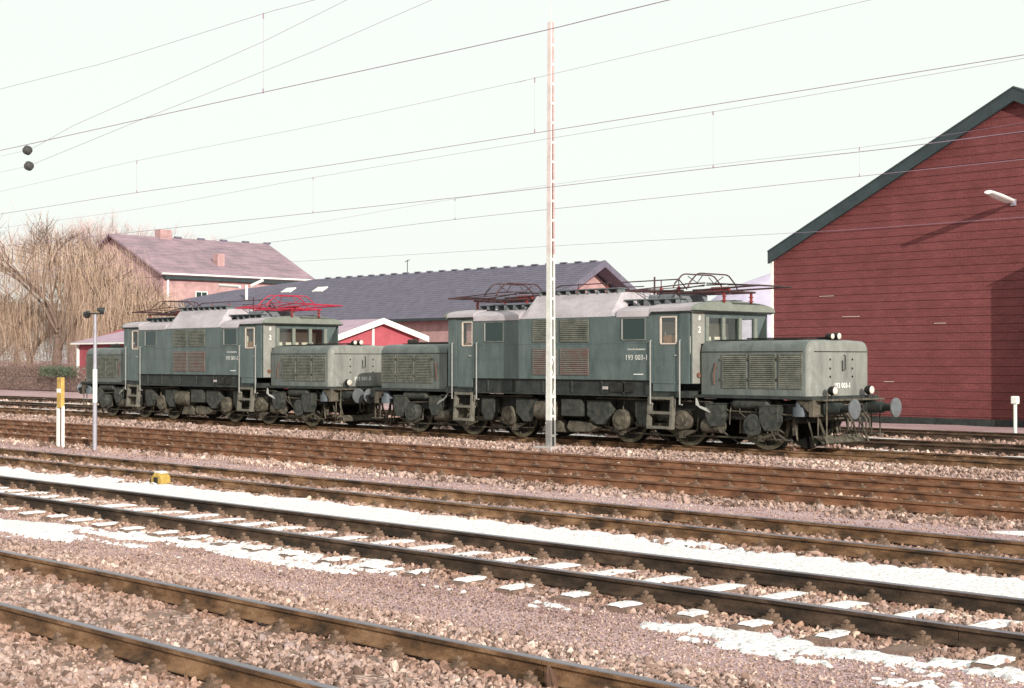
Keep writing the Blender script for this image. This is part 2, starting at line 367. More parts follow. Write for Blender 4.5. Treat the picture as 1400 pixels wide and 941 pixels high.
def stone_group():
    ng = bpy.data.node_groups.new('scatter_stones', 'GeometryNodeTree')
    ng.interface.new_socket('Geometry', in_out='INPUT', socket_type='NodeSocketGeometry')
    ng.interface.new_socket('Geometry', in_out='OUTPUT', socket_type='NodeSocketGeometry')
    n = ng.nodes; L = ng.links.new
    gi = n.new('NodeGroupInput'); go = n.new('NodeGroupOutput')
    g2i = n.new('GeometryNodeGeometryToInstance')
    for k in range(5):
        ic = n.new('GeometryNodeMeshIcoSphere'); ic.inputs['Radius'].default_value = .5; ic.inputs['Subdivisions'].default_value = 2 if k < 2 else 1
        sp = n.new('GeometryNodeSetPosition'); nz = n.new('ShaderNodeTexNoise'); nz.noise_dimensions = '4D'
        nz.inputs['W'].default_value = k*7.3; nz.inputs['Scale'].default_value = 1.6
        ps = n.new('GeometryNodeInputPosition'); L(ps.outputs[0], nz.inputs['Vector'])
        sb = n.new('ShaderNodeVectorMath'); sb.operation = 'SUBTRACT'; sb.inputs[1].default_value = (.5,.5,.5); L(nz.outputs['Color'], sb.inputs[0])
        sm = n.new('ShaderNodeVectorMath'); sm.operation = 'SCALE'; sm.inputs['Scale'].default_value = 1.1; L(sb.outputs[0], sm.inputs[0])
        L(ic.outputs['Mesh'], sp.inputs['Geometry']); L(sm.outputs[0], sp.inputs['Offset'])
        st = n.new('GeometryNodeSetMaterial'); st.inputs['Material'].default_value = M['stone']; L(sp.outputs[0], st.inputs[0])
        L(st.outputs[0], g2i.inputs[0])
    io = n.new('GeometryNodeInstanceOnPoints'); io.inputs['Pick Instance'].default_value = True
    L(gi.outputs[0], io.inputs['Points']); L(g2i.outputs[0], io.inputs['Instance'])
    rr = n.new('FunctionNodeRandomValue'); rr.data_type = 'FLOAT_VECTOR'; rr.inputs[1].default_value = (6.28,6.28,6.28); L(rr.outputs[0], io.inputs['Rotation'])
    rs = n.new('FunctionNodeRandomValue'); rs.data_type = 'FLOAT_VECTOR'; rs.inputs[0].default_value = (.75,.6,.5); rs.inputs[1].default_value = (1.35,1.1,.95); rs.inputs['Seed'].default_value = 3
    na = n.new('GeometryNodeInputNamedAttribute'); na.data_type = 'FLOAT'; na.inputs['Name'].default_value = 'size'
    ml = n.new('ShaderNodeVectorMath'); ml.operation = 'SCALE'; L(rs.outputs[0], ml.inputs[0]); L(na.outputs[0], ml.inputs['Scale']); L(ml.outputs[0], io.inputs['Scale'])
    sa = n.new('GeometryNodeStoreNamedAttribute'); sa.data_type = 'FLOAT'; sa.domain = 'INSTANCE'; sa.inputs['Name'].default_value = 'tint'
    n.remove(sa); L(io.outputs[0], go.inputs[0])
    return ng
SG = stone_group()
def scatter(name, y0, y1, per, size, label, sel=None, lift=0.0, jitter=.5):
    """stones over the visible wedge between y0 and y1; per = stones per square metre"""
    xl, xr = -2.45*y1 - 2, -.42*y0 + 1.5
    n = int((xr-xl)*(y1-y0)*per); x = rng.uniform(xl, xr, n); y = rng.uniform(y0, y1, n)
    r = x/y; keep = (r > -2.4) & (r < -.40)
    depth = -x*math.cos(YAW) + y*math.sin(YAW)
    keep &= (rng.random(n) < np.clip((26/depth)**1.6, 0, 1))
    if sel is not None: keep &= sel(x, y)
    for fn, a, b in ((strip_mask, 12.1, 14.15), (verge_mask, 8.6, 10.4)):
        keep &= ~((y > a) & (y < b) & (fn(x, y) > (.0 if a > 12 else .05)) & (rng.random(n) > (.012 if a > 12 else .10)))
    for tr in TRACKS:
        for ry in tr[1:3]: keep &= abs(y-ry) > .075
    for (ta, tb, ph, frac) in ((5.68, 7.25, -9.25, .55), (10.41, 11.92, -6.73, .97), (14.28, 15.71, 0.1, .3)):
        yc_ = (ta+tb)/2; on = (abs((x-ph+.35) % .7 - .35) < .115) & (abs(y-yc_) < (1.16 if ph == -6.73 else 1.33)) & ~((abs(y-yc_) > .80) & (ph == -6.73) & (rng.random(n) < .5))
        keep &= ~(on & (rng.random(n) < frac))
    x, y = x[keep], y[keep]; depth = depth[keep]
    s = size*np.exp(rng.normal(0, .28, len(x)))*np.clip(depth/24, 1, 2)**.55
    z = ground_z(x, y) + s*(.12 + jitter*.25*rng.random(len(x))) + lift
    me = bpy.data.meshes.new(name); me.from_pydata(np.stack([x, y, z], -1).tolist(), [], [])
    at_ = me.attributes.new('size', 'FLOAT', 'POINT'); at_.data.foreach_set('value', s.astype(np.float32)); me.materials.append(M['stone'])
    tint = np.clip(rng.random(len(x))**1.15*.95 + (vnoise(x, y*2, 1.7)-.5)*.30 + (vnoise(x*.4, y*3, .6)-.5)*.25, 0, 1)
    tint = np.where((abs(y-28.42) < 1.5) & (x < -17) & (x > -52), tint*.45, tint)  # stones beneath the locomotives darkened to paint in their shade
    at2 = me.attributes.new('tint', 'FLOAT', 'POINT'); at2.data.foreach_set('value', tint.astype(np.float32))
    near = np.min([abs(y-ry) for tr in TRACKS for ry in tr[1:3]], axis=0); rust = np.clip(1.15-near/.38, 0, 1)*.75 + .25*vnoise(x, y, .8)
    at3 = me.attributes.new('rust', 'FLOAT', 'POINT'); at3.data.foreach_set('value', rust.astype(np.float32))
    o = link(bpy.data.objects.new(name, me)); md = o.modifiers.new('scatter', 'NODES'); md.node_group = SG
    tag(o, label, 'ballast', kind='stuff'); return len(x)
def inbed(x, y): return rng.random(len(x)) < bed(y) - np.where((abs(y-6.465) < .60) & (vnoise(x, y, .5) > .62), .8, 0)
N = scatter('track_ballast', 3.6, 8.6, 900, .037, 'pale crushed stone ballast around the nearest track', inbed)
N += scatter('track_ballast', 9.8, 12.7, 720, .040, 'brown stone ballast between the snowy sleepers', inbed)
N += scatter('track_ballast', 13.5, 16.5, 480, .045, 'pale stone ballast round the third track', inbed)
N += scatter('track_ballast', 18.3, 24.1, 260, .045, 'stone ballast under the rusty double track before the locomotives', inbed)
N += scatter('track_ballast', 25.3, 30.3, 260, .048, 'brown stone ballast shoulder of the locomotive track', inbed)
N += scatter('track_ballast', 30.9, 39.7, 60, .06, 'stone ballast of the tracks behind the locomotives', inbed)
N += scatter('path_gravel', 8.1, 10.2, 1100, .015, 'fine pink gravel of the walkway in front of the snowy sleepers', None, 0, .8)
N += scatter('path_gravel', 16.3, 18.5, 160, .020, 'sparse pink gravel of the cinder path beyond the third track', None, 0, .8)
# a line of bigger pale stones along the path edges
N += scatter('edge_stones', 16.2, 16.6, 60, .065, 'pale bigger stones lining the near edge of the pink cinder path')
N += scatter('edge_stones', 18.15, 18.6, 70, .065, 'pale bigger stones lining the far edge of the pink cinder path')
N += scatter('edge_stones', 13.7, 14.15, 60, .06, 'pale bigger stones between the snow strip and the third track')
print('stones', N)

# ------------------------------------------------------------------ tracks
def rail_material(name, top, foot, dust):
    m = bpy.data.materials.new(name); m.use_nodes = True; t = m.node_tree; n = t.nodes; b = n['Principled BSDF']
    b.inputs['Roughness'].default_value = .85; b.inputs['Specular IOR Level'].default_value = .2
    g = n.new('ShaderNodeNewGeometry'); mp = n.new('ShaderNodeMapping'); mp.inputs['Scale'].default_value = (1, .02, 2.5); t.links.new(g.outputs['Position'], mp.inputs[0])
    f = n.new('ShaderNodeTexNoise'); f.inputs['Scale'].default_value = 2.3; f.inputs['Detail'].default_value = 7; f.inputs['Roughness'].default_value = .6; t.links.new(mp.outputs[0], f.inputs['Vector'])
    c = n.new('ShaderNodeValToRGB'); e = c.color_ramp.elements; e[0].position = .36; e[0].color = (*foot, 1); e[1].position = .68; e[1].color = (*dust, 1); k = e.new(.5); k.color = (*top, 1)
    t.links.new(f.outputs[0], c.inputs[0])
    f2 = n.new('ShaderNodeTexNoise'); f2.inputs['Scale'].default_value = 60; f2.inputs['Detail'].default_value = 4; t.links.new(g.outputs['Position'], f2.inputs['Vector'])
    mm = n.new('ShaderNodeMix'); mm.data_type = 'RGBA'; mm.blend_type = 'OVERLAY'; mm.inputs[0].default_value = .5; t.links.new(c.outputs[0], mm.inputs[6]); t.links.new(f2.outputs[0], mm.inputs[7]); t.links.new(mm.outputs[2], b.inputs['Base Color'])
    bp = n.new('ShaderNodeBump'); bp.inputs['Distance'].default_value = .003; t.links.new(f2.outputs[0], bp.inputs['Height']); t.links.new(bp.outputs[0], b.inputs['Normal'])
    return m
M['rail_side'] = rail_material('rusty_rail_side', (.155,.085,.045), (.05,.033,.022), (.33,.20,.115))
M['rail_dark'] = rail_material('dark_rail_side', (.055,.036,.025), (.025,.02,.016), (.13,.085,.058))
M['rail_orange'] = rail_material('orange_rail_side', (.20,.095,.052), (.09,.045,.03), (.31,.16,.095))
M['chair_dust'] = mat('dusty_fastening', (.14,.09,.06), .95, var=.35, scale=14, bump=.004, col2=(.24,.16,.115))
def rail_mb(y, x0, x1):
    prof = [(-.065,-.15),(.065,-.15),(.065,-.138),(.012,-.118),(.010,-.045),(.034,-.035),(.036,-.006),(-.036,-.006),(-.034,-.035),(-.010,-.045),(-.012,-.118),(-.065,-.138)]
    m = MB()
    cuts = [x0] + [c for c in np.arange(-250, 40, 15.0) + (y*3.7) % 7 if x0 < c < x1] + [x1]
    for a, b in zip(cuts[:-1], cuts[1:]): m.prism([(y+p, z) for p, z in prof], 0, a+.004, b-.004)
    return m
def head_mb(y, x0, x1):
    return MB().prism([(y-.033,-.006),(y+.033,-.006),(y+.030,0),(y-.030,0)], 0, x0, x1)
def clip_mb():
    m = MB()
    m.box(-.085,.085,-.17,.17,-.012,.006)                       # base plate
    for s in (-1, 1):
        m.box(-.075,.075, s*.10-.040, s*.10+.040, .006, .028)
        m.box(-.040,.040, s*.085-.04, s*.085+.035, .028, .055)
        m.tube([(0, s*.105, .03), (0, s*.105, .095)], .013, 6)
        m.box(-.018,.018, s*.105-.018, s*.105+.018, .07, .088)
    return m
clip_me = None; sleeper_me = None; caps = []
def snow_cap_mesh(k):
    m = MB(); L = [1.30,1.22,1.12][k % 3]; n = 18; rr = random.Random(k)
    vs = []; fs = []; dl = dr = 0
    for i in range(n+1):
        yy = -L/2 + L*i/n
        dl = dl*.5 + rr.uniform(-.008,.006); dr = dr*.5 + rr.uniform(-.010,.006)
        en = min(i, n-i)
        wl = .095 + dl; wr = .095 + dr; yl = yy - .018*(1 if en == 0 else 0) + rr.uniform(-.008,.008)
        e = .004 if en == 0 else (.014 if en == 1 else .020 + rr.uniform(-.004,.004))
        vs += [(-wl, yl, -.004), (-wl*.93, yl, e*.9), (-wl*.2, yy, e*1.1), (wr*.4, yy, e), (wr*.93, yy, e*.9), (wr, yy, -.004)]
    for i in range(n):
        for j in range(5): fs.append((i*6+j, i*6+j+1, i*6+j+7, i*6+j+6))
    m.add(vs, fs); return m
for (nm, y0, y1, sm, hm, lab) in TRACKS:
    tr = empty('railway_track', (0, (y0+y1)/2, 0)); tag(tr, lab, kind='structure')
    yc = (y0+y1)/2
    xl, xr = -260, 30
    for ry in (y0, y1):
        ro = rail_mb(ry-yc, xl, xr).build('rail', M[sm], tr)
        head_mb(ry-yc, xl, xr).build('rail_head', M[hm], ro)
    # sleepers: the 70 cm grid, those in view as parts
    x_near = -.45*y0 + 1; x_far = {'A':-22,'B':-52,'C':-45}.get(nm, -2.3*y0)
    ph = {'A':-9.25,'B':-6.73}.get(nm, -10 - y0*.37)
    if sleeper_me is None:
        so_ = MB().box(-.12,.12,-1.25,1.25,-.30,-.163).build('sleeper', M['sleeper'], tr, bevel=.012)
        sleeper_me = so_.data; bpy.data.objects.remove(so_)
        c_ = clip_mb().build('rail_fastening', M['chair_dust'], tr); clip_me = c_.data; bpy.data.objects.remove(c_)
        for k in range(6):
            c_ = snow_cap_mesh(k).build('snow_cap', M['snow'], tr, smooth=60); caps.append(c_.data); bpy.data.objects.remove(c_)
    k0 = math.ceil((x_far-ph)/.7); k1 = math.floor((x_near-ph)/.7)
    far = MB()
    parts_left = 300 if nm in 'ABC' else (70 if nm in 'DEF' else 0)
    rr = random.Random(len(nm)+int(y0*10))
    for k in range(k1, k0-1, -1):
        x = ph + .7*k
        if parts_left > 0:
            s = link(bpy.data.objects.new('sleeper', sleeper_me), tr); s.location = (x + rr.uniform(-.02,.02), 0, 0 if nm != 'A' else -.012); s.rotation_euler = (0, 0, rr.uniform(-.012,.012))
            for ry in (y0-yc, y1-yc):
                c = link(bpy.data.objects.new('rail_fastening', clip_me), s); c.location = (0, ry, -.156)
            if nm == 'B':
                a = link(bpy.data.objects.new('snow_cap', caps[rr.randrange(6)]), s); a.location = (-.025 + rr.uniform(-.012,.012), -.03 + rr.uniform(-.07,.07), -.160)
                a.scale = (rr.uniform(.85,1.1), rr.uniform(.92,1.05), rr.uniform(.8,1.3))
                if rr.random() < .80:
                    a = link(bpy.data.objects.new('snow_cap', caps[2]), s); a.location = (-.02+rr.uniform(-.02,.02), -1.05+rr.uniform(-.06,.06), -.160); a.scale = (rr.uniform(.7,1.05), rr.uniform(.22,.34), 1); a.rotation_euler = (0, 0, rr.choice((0, math.pi))+rr.uniform(-.08,.08)); a.data = caps[rr.randrange(6)]
            parts_left -= 1
        else:
            far.box(x-.13, x+.13, -1.28, 1.28, -.30, -.165)
            for ry in (y0-yc, y1-yc):
                far.box(x-.085, x+.085, ry-.17, ry+.17, -.165, -.15)
                far.box(x-.05, x+.05, ry-.12, ry+.12, -.15, -.10)
    if far.v: tag(far.build('distant_sleepers', M['sleeper'] if nm != 'D' else M['chair'], tr), kind='stuff')

# ------------------------------------------------------------------ lettering
def text_mesh(name, s, size, material, parent, loc, rot, label=None):
    cu = bpy.data.curves.new('t', 'FONT'); cu.body = s; cu.size = size; cu.extrude = .002; cu.align_x = 'CENTER'; cu.align_y = 'CENTER'; cu.resolution_u = 2
    cu.offset = size*.02
    o = bpy.data.objects.new('t', cu); sc.collection.objects.link(o)
    me = bpy.data.meshes.new_from_object(o); bpy.data.objects.remove(o)
    me.materials.clear(); me.materials.append(material)
    o = link(bpy.data.objects.new(name, me), parent); o.location = loc; o.rotation_euler = rot
    return o

# ------------------------------------------------------------------ the locomotives
def mirror(m, ax=0):
    """the same shape turned through 180 degrees about z"""
    k = MB(); k.f = list(m.f); k.v = [(-x, -y, z) for x, y, z in m.v]; return k
def holed(m, x0, x1, z0, z1, holes, y0, y1, axis=1):
    """a wall in the x-z plane (axis=1) or y-z plane (axis=0), boxes laid around its holes"""
    hs = sorted(holes); cur = x0
    def bx(a, b, c, d):
        if b-a > 1e-4 and d-c > 1e-4:
            if axis == 1: m.box(a, b, y0, y1, c, d)
            else: m.box(y0, y1, a, b, c, d)
    for (a, b, c, d) in hs:
        bx(cur, a, z0, z1); bx(a, b, z0, c); bx(a, b, d, z1); cur = b
    bx(cur, x1, z0, z1)
    return m
def louvre(parent, x0, x1, z0, z1, y, sgn, material, step=.045):
    """framed panel of sloping slats with dark slots behind, standing on the wall at y and facing sgn*y"""
    b = MB().box(x0, x1, min(y, y+sgn*.006), max(y, y+sgn*.006), z0, z1).build('louvre_panel', M['slot'], parent)
    s = MB(); z = z0+.01
    while z < z1-.02:
        s.add([(x0,y+sgn*.034,z),(x1,y+sgn*.034,z),(x1,y+sgn*.008,z+step*.80),(x0,y+sgn*.008,z+step*.80),(x0,y+sgn*.030,z-.006),(x1,y+sgn*.030,z-.006)],
              [(0,1,2,3),(4,5,1,0)])
        z += step
    s.build('slats', material, b)
    f = MB(); t = .022
    for (a, c, d, e) in ((x0-t, x1+t, z0-t, z0), (x0-t, x1+t, z1, z1+t), (x0-t, x0, z0, z1), (x1, x1+t, z0, z1)):
        f.box(a, c, min(y, y+sgn*.024), max(y, y+sgn*.024), d, e)
    f.build('louvre_frame', material, b)
def side_window(parent, x0, x1, z0, z1, y, sgn):
    p = MB().box(x0, x1, min(y+sgn*.004, y-sgn*.01), max(y+sgn*.004, y-sgn*.01), z0, z1).build('window', M['darkglass'], parent)
    f = MB(); t = .035
    for (a, c, d, e) in ((x0-t, x1+t, z0-t, z0), (x0-t, x1+t, z1, z1+t), (x0-t, x0, z0, z1), (x1, x1+t, z0, z1)):
        f.box(a, c, min(y, y+sgn*.02), max(y, y+sgn*.02), d, e)
    f.build('window_frame', M['hood'], p)
    MB().box(x0-t, x0-.004, min(y+sgn*.02,y+sgn*.028), max(y+sgn*.02,y+sgn*.028), z0, z1).build('window_edge', M['hand'], p)

def disc_mb(c, axis, r, w_, n=20, dome=.0):
    m = MB(); c = Vector(c); d = Vector([1 if i == axis else 0 for i in range(3)])
    pts = [c-d*w_/2, c-d*w_*.42, c+d*w_*.42, c+d*w_/2]
    m.tube(pts, [r*.93, r, r, r*.93], n); return m

def make_wheel(parent, x, s):
    y = s*.78
    wh = MB(); r = .59
    wh.tube([(x,y-.06,r+.002),(x,y+.06,r+.002)], r, 28)
    wh.tube([(x,y-s*.09,r+.002),(x,y-s*.055,r+.002)], r+.028, 28)
    o = wh.build('wheel', M['gear_dark'], parent, smooth=40)
    t = MB()
    n = 28; yo = y+s*.062
    vs = []; fs = []
    for k in range(n):
        a = 2*math.pi*k/n
        vs += [(x+r*1.0*math.cos(a), yo, r+r*math.sin(a)), (x+r*.84*math.cos(a), yo+s*.004, r+r*.84*math.sin(a))]
    for k in range(n): fs.append((2*k, 2*k+1, (2*k+3) % (2*n), (2*k+2) % (2*n)))
    t.add(vs, fs); t.build('tyre', M['tyre'], o)
    sp = MB()
    for k in range(10):
        a = 2*math.pi*(k+.3)/10
        sp.tube([(x+.1*math.cos(a), yo, r+.1*math.sin(a)), (x+.5*math.cos(a), yo, r+.5*math.sin(a))], .028, 5)
    sp.tube([(x, yo-.03, r), (x, yo+.05*s+.03*s, r)], .13, 12)
    sp.build('spokes', M['gear'], o)

def make_pantograph(parent, cx, frame_mat, dirn):
    """folded double-arm pantograph; dirn = +1 when its long arms point to +x"""
    z0 = 3.60
    p = empty('pantograph', (cx, 0, 0), parent)
    b = MB()
    for y in (-.55, .55): b.tube([(-1.0,y,z0),(1.0,y,z0)], .028, 6)
    for x in (-1.0,-.35,.35,1.0): b.tube([(x,-.6,z0),(x,.6,z0)], .028, 6)
    b.box(-.30,.30,-.13,.13,z0-.03,z0+.10); b.tube([(-.9,.2,z0+.04),(.5,.2,z0+.04)], .045, 8)
    b.build('base_frame', frame_mat, p)
    for x in (-.95,.95):
        for y in (-.52,.52):
            ins = MB()
            for k in range(4): ins.tube([(x,y,3.38+.05*k),(x,y,3.40+.05*k)], .06 if k % 2 == 0 else .035, 8)
            ins.tube([(x,y,3.34),(x,y,3.58)], .032, 8); ins.build('insulator', M['insul'], p, smooth=40)
    ins = MB()
    for k in range(6):
        ins.tube([(.42+.09*k, -.30, z0+.05),(.46+.09*k, -.30, z0+.05)], .075, 10)
    ins.tube([(.42,-.30,z0+.05),(.93,-.30,z0+.05)], .04, 8)
    ins.build('raising_cylinder', M['insul'], p, smooth=40)
    a = MB()
    for s in (-1, 1):
        for y in (-.62, .62):
            a.tube([(s*.30,y*.75,z0+.06),(s*2.02,y,z0+.10)], .024, 6)          # lower arm
            a.tube([(s*2.02,y,z0+.10),(s*.30,y*.55,z0+.22)], .016, 6)          # upper arm folded back
        a.tube([(s*2.02,-.62,z0+.10),(s*2.02,.62,z0+.10)], .02, 6)
        a.tube([(s*2.02,-.62,z0+.10),(s*.35,.4,z0+.20)], .011, 5)
    a.build('arms', frame_mat, p)
    h = MB()                                                                     # collector heads with down-turned horns
    for x in (-.22, .22):
        pts = [(x,-.95,z0+.10),(x,-.88,z0+.22),(x,-.62,z0+.42),(x,-.50,z0+.45),(x,.50,z0+.45),(x,.62,z0+.42),(x,.88,z0+.22),(x,.95,z0+.10)]
        h.tube(pts, .018, 6); h.box(x-.03, x+.03, -.46, .46, z0+.44, z0+.465)
    for y in (-.40,.40): h.tube([(-.22,y,z0+.40),(.0,y*.8,z0+.24),(.22,y,z0+.40)], .012, 5)
    h.tube([(-.3,-.40,z0+.22),(.3,-.40,z0+.22)], .018, 5); h.tube([(-.3,.40,z0+.22),(.3,.40,z0+.22)], .018, 5)
    h.build('collector_head', frame_mat, p)
    return p

def roof_arc(y_half, z_edge, z_top, n=10, flat=.0):
    pts = []
    for k in range(n+1):
        a = math.pi*k/n
        y = -y_half*math.cos(a); t = math.sin(a)
        pts.append((y, z_edge + (z_top-z_edge)*t**.62))
    return pts

def make_loco(cx, label, number, red_panto):
    L = empty('electric_locomotive', (cx, 28.42, 0)); tag(L, label, 'locomotive', 'green centre-cab electric locomotives coupled together')
    W = 1.50
    # ---- body shell: machine room side walls and cabs
    b = MB()
    b.box(-3.05, 3.05, -W+.03, W-.03, 1.525, 3.05)                      # machine room core
    for s in (-1, 1):
        y0, y1 = (-W, -W+.03) if s < 0 else (W-.03, W)
        b.box(-3.05, 3.05, y0, y1, 1.53, 3.06)
        b.box(-3.05, 3.05, y0-.006 if s < 0 else y1, y0 if s < 0 else y1+.006, 2.395, 2.42)    # belt bead
        for x in (-2.75,-1.35,1.40,2.1): b.box(x-.004, x+.004, y0-.004 if s<0 else y1, y0 if s<0 else y1+.004, 1.54, 3.05)
    b.build('body', M['green'], L, bevel=.006)
    for e in (-1, 1):                                                   # cabs, one at each end
        c = MB()
        for s in (-1, 1):
            y0, y1 = (-W, -W+.04) if s < 0 else (W-.04, W)
            xa, xb = 3.05, 4.22
            hole = [(3.12, 3.93, 1.50, 3.08)]
            if e < 0: xa, xb, hole = -4.00, -3.05, [(-3.78, -3.05+.0, 1.50, 3.08)] if False else [(-3.68, -2.90-.15, 1.50, 3.08)]
            holed(c, xa, xb, 1.46 if e > 0 else 1.30, 3.14, hole, y0, y1)
        xf = 4.28*e if e > 0 else -4.02
        wins = [(-.86,-.37,2.46,2.98), (-.27,.27,2.46,2.98), (.37,.86,2.46,2.98)]
        xa, xb = (xf-.05, xf) if e > 0 else (xf, xf+.05)
        holed(c, -1.0, 1.0, 1.30, 3.14, wins, xa, xb, axis=0)
        # corner plates, full height on the near side, tapering above the hood on the far side
        n_ = -e
        c.prism([(e*-1.0*1, 1.46), (e*-1.46, 1.46), (e*-1.46, 3.14), (e*-1.0, 3.14)], 0, xa, xb)
        c.prism([(e*1.0, 1.46), (e*1.0, 3.14), (e*1.42, 3.14), (e*1.02, 2.5)], 0, xa, xb)
        cab = c.build('cab', M['green'], L, bevel=.004)
        for y in (-.93,-.32,.32,.92): MB().box(xf if e > 0 else xf-.03, xf+.03 if e > 0 else xf, y-.055, y+.055, 2.44, 3.0).build('window_pillar', M['visor'], cab)
        for (a, b2, z0, z1) in wins:
            MB().box(xf-.03*e-.004, xf-.03*e+.004, a, b2, z0, z1).build('cab_window', M['glass'], cab)
        if e > 0:
            sp = MB().box(4.283, 4.290, -1.46, -1.02, 1.47, 3.12).build('sunlit_strip', M['plate'], cab)  # thin overlay on the cab end carrying the sunlit tone
            text_mesh('cab_number', '2', .20, M['white'], cab, (4.295, -1.21, 2.70), (R(90),0,R(90)))
            text_mesh('cab_mark', '8', .15, M['white'], cab, (4.295, -1.21, 2.97), (R(90),0,R(90)))
            lb = MB().tube([(4.29,-1.26,1.66),(4.33,-1.26,1.66)], .06, 12).build('end_socket', M['rust'], cab)
        # cab interior: desk, back wall and a seat back
        it = MB(); it.box(e*3.06, e*3.10, -1.44, 1.44, 1.5, 2.9) if e > 0 else it.box(-3.10, -3.06, -1.44, 1.44, 1.5, 2.9)
        it.build('cab_bulkhead', M['bulk'], cab)
        MB().box(min(e*3.8,e*4.15), max(e*3.8,e*4.15), -.9, .9, 2.2, 2.40).build('driving_desk', M['wood'], cab)
        MB().box(min(e*3.4,e*3.5), max(e*3.4,e*3.5), -1.1, -.6, 2.0, 2.62).build('driver_seat', M['wood'], cab)
        # doors
        for s in (-1, 1):
            x0, x1 = (3.135, 3.915) if e > 0 else (-3.665, -3.065)
            wx0, wx1 = (3.40, 3.82) if e > 0 else (-3.42, -3.02-.06)
            yo = s*(W-.045)
            d = MB(); holed(d, x0, x1, 1.28, 3.07, [(wx0, wx1, 2.40, 2.99)], min(yo, yo+s*.03), max(yo, yo+s*.03))
            do = d.build('door', M['green'], cab)
            t = .03; f = MB()
            for (a, c2, z0, z1) in ((wx0-t, wx1+t, 2.37, 2.40), (wx0-t, wx1+t, 2.99, 3.02), (wx0-t-.02, wx0, 2.40, 2.99), (wx1, wx1+t, 2.40, 2.99)):
                f.box(a, c2, min(yo+s*.03, yo+s*.045), max(yo+s*.03, yo+s*.045), z0, z1)
            f.build('door_window_frame', M['cream'], do)
            MB().box(wx0, wx1, yo+s*.010, yo+s*.016, 2.40, 2.99).build('door_window', M['glass'], do)
            if s < 0: MB().box(wx0, wx1, yo+.02, yo+.03, 2.40, 2.58 if e > 0 else 2.46).build('door_blind', M['wood'], do)
            MB().box(x1-.12, x1-.05, min(yo+s*.03, yo+s*.06), max(yo+s*.03, yo+s*.06), 2.10, 2.13).build('door_handle', M['hand'], do)
            for hx in ((3.10, 3.98) if e > 0 else (-3.80, -2.85)):
                yy = s*(W+.045)
                MB().tube([(hx, s*(W-.01), 2.46),(hx, yy, 2.46),(hx, yy, .98),(hx, s*(W-.05), .98)], .017, 6).build('handrail', M['hand'], L)
            # step ladder below the door
            xs0, xs1 = (3.02, 3.70) if e > 0 else (-3.72, -3.08)
            lo = empty('step_ladder', (0, 0, 0), L)
            for xx in (xs0, xs1):
                MB().prism([(s*(W+.0), 1.16), (s*(W-.12), 1.16), (s*(W-.06), .40), (s*(W+.06), .40)], 0, xx-.035, xx+.035).build('stringer', M['hand2'], lo)
            for z_, yy in ((1.12, W+.03), (.78, W+.05), (.44, W+.08)):
                MB().box(xs0, xs1, min(s*yy, s*(yy-.20)), max(s*yy, s*(yy-.20)), z_-.03, z_+.03).build('tread', M['hand2'], lo)
    # ---- side details
    for s in (-1, 1):
        y = s*W
        side_window(L, -2.54*(-s) if s > 0 else -2.54, -1.89*(-s) if s > 0 else -1.89, 2.50, 2.97, y, s) if s < 0 else side_window(L, 1.89, 2.54, 2.50, 2.97, y, s)
        side_window(L, 2.22, 2.90, 2.50, 2.98, y, s) if s < 0 else side_window(L, -2.90, -2.22, 2.50, 2.98, y, s)
        for (a, b2) in ((-.78,.02), (.18,1.08)):
            if s > 0: a, b2 = -b2, -a
            louvre(L, a, b2, 2.47, 2.99, y, s, M['louvre'], .047)
            louvre(L, a, b2, 1.66, 2.27, y, s, M['red_louvre'], .047)
        rz = 0 if s < 0 else R(180)
        text_mesh('number_lettering', number, .175, M['oldwhite'], L, (s*-2.64, y+s*.006, 2.06), (R(90),0,rz))
        text_mesh('owner_lettering', 'Deutsche Bundesbahn', .062, M['oldwhite'], L, (s*-2.64, y+s*.006, 2.26), (R(90),0,rz))
        MB().box(min(s*-2.55,s*-2.85), max(s*-2.55,s*-2.85), min(y,y+s*.004), max(y,y+s*.004), 1.66, 1.68).build('painted_line', M['white'], L)
    # ---- frame girder between the cabs, footplates
    fr_ = MB(); fr_.box(-3.1, 3.1, -W+.07, W-.07, 1.18, 1.52); fr_.box(-3.1, 3.1, -W+.01, W-.01, 1.14, 1.18)
    for x in (-2.5,-1.6,-.5,.5,1.5,2.2): fr_.box(x-.02, x+.02, -W+.03, W-.03, 1.20, 1.50)
    for e in (-1, 1): fr_.box(min(e*3.1,e*4.2), max(e*3.1,e*4.2), -W+.05, W-.05, 1.14, 1.29)
    fr_.build('frame_girder', M['frame'], L, bevel=.005)
    MB().box(1.50,1.68,-W+.04,-W+.062,1.30,1.37).build('frame_cover', M['concrete'], L)
    MB().box(1.78,2.5,-W+.03,-W+.06,1.24,1.46).build('tool_box', M['gear_dark'], L)
    # ---- hoods
    for e in (-1, 1):
        hb = MB(); hw = 1.22; r = .24
        sec = [(-hw,1.22),(-hw,2.18)] + [(-hw+r-r*math.cos(R(a)), 2.20+r*math.sin(R(a))) for a in (0,20,40,60,80)] + [(-.5,2.455),(.5,2.455)] + \
              [(hw-r+r*math.cos(R(a)), 2.20+r*math.sin(R(a))) for a in (80,60,40,20,0)] + [(hw,2.18),(hw,1.22)]
        x0, x1 = 4.36, 7.30
        xs_ = [x0, x1-.22, x1-.12, x1-.05, x1]; ins_ = [0, 0, .03, .09, .20]
        vs = []; ns = len(sec)
        for xx, ii in zip(xs_, ins_):
            for (yy, zz) in sec:
                k = (hw-ii)/hw; vs.append((e*xx, yy*k, zz if zz < 2.19 else 2.18+(zz-2.18)*(1-ii*1.2)))
        fs = [tuple(range(ns)), tuple(range((len(xs_)-1)*ns+ns-1, (len(xs_)-1)*ns-1, -1))]
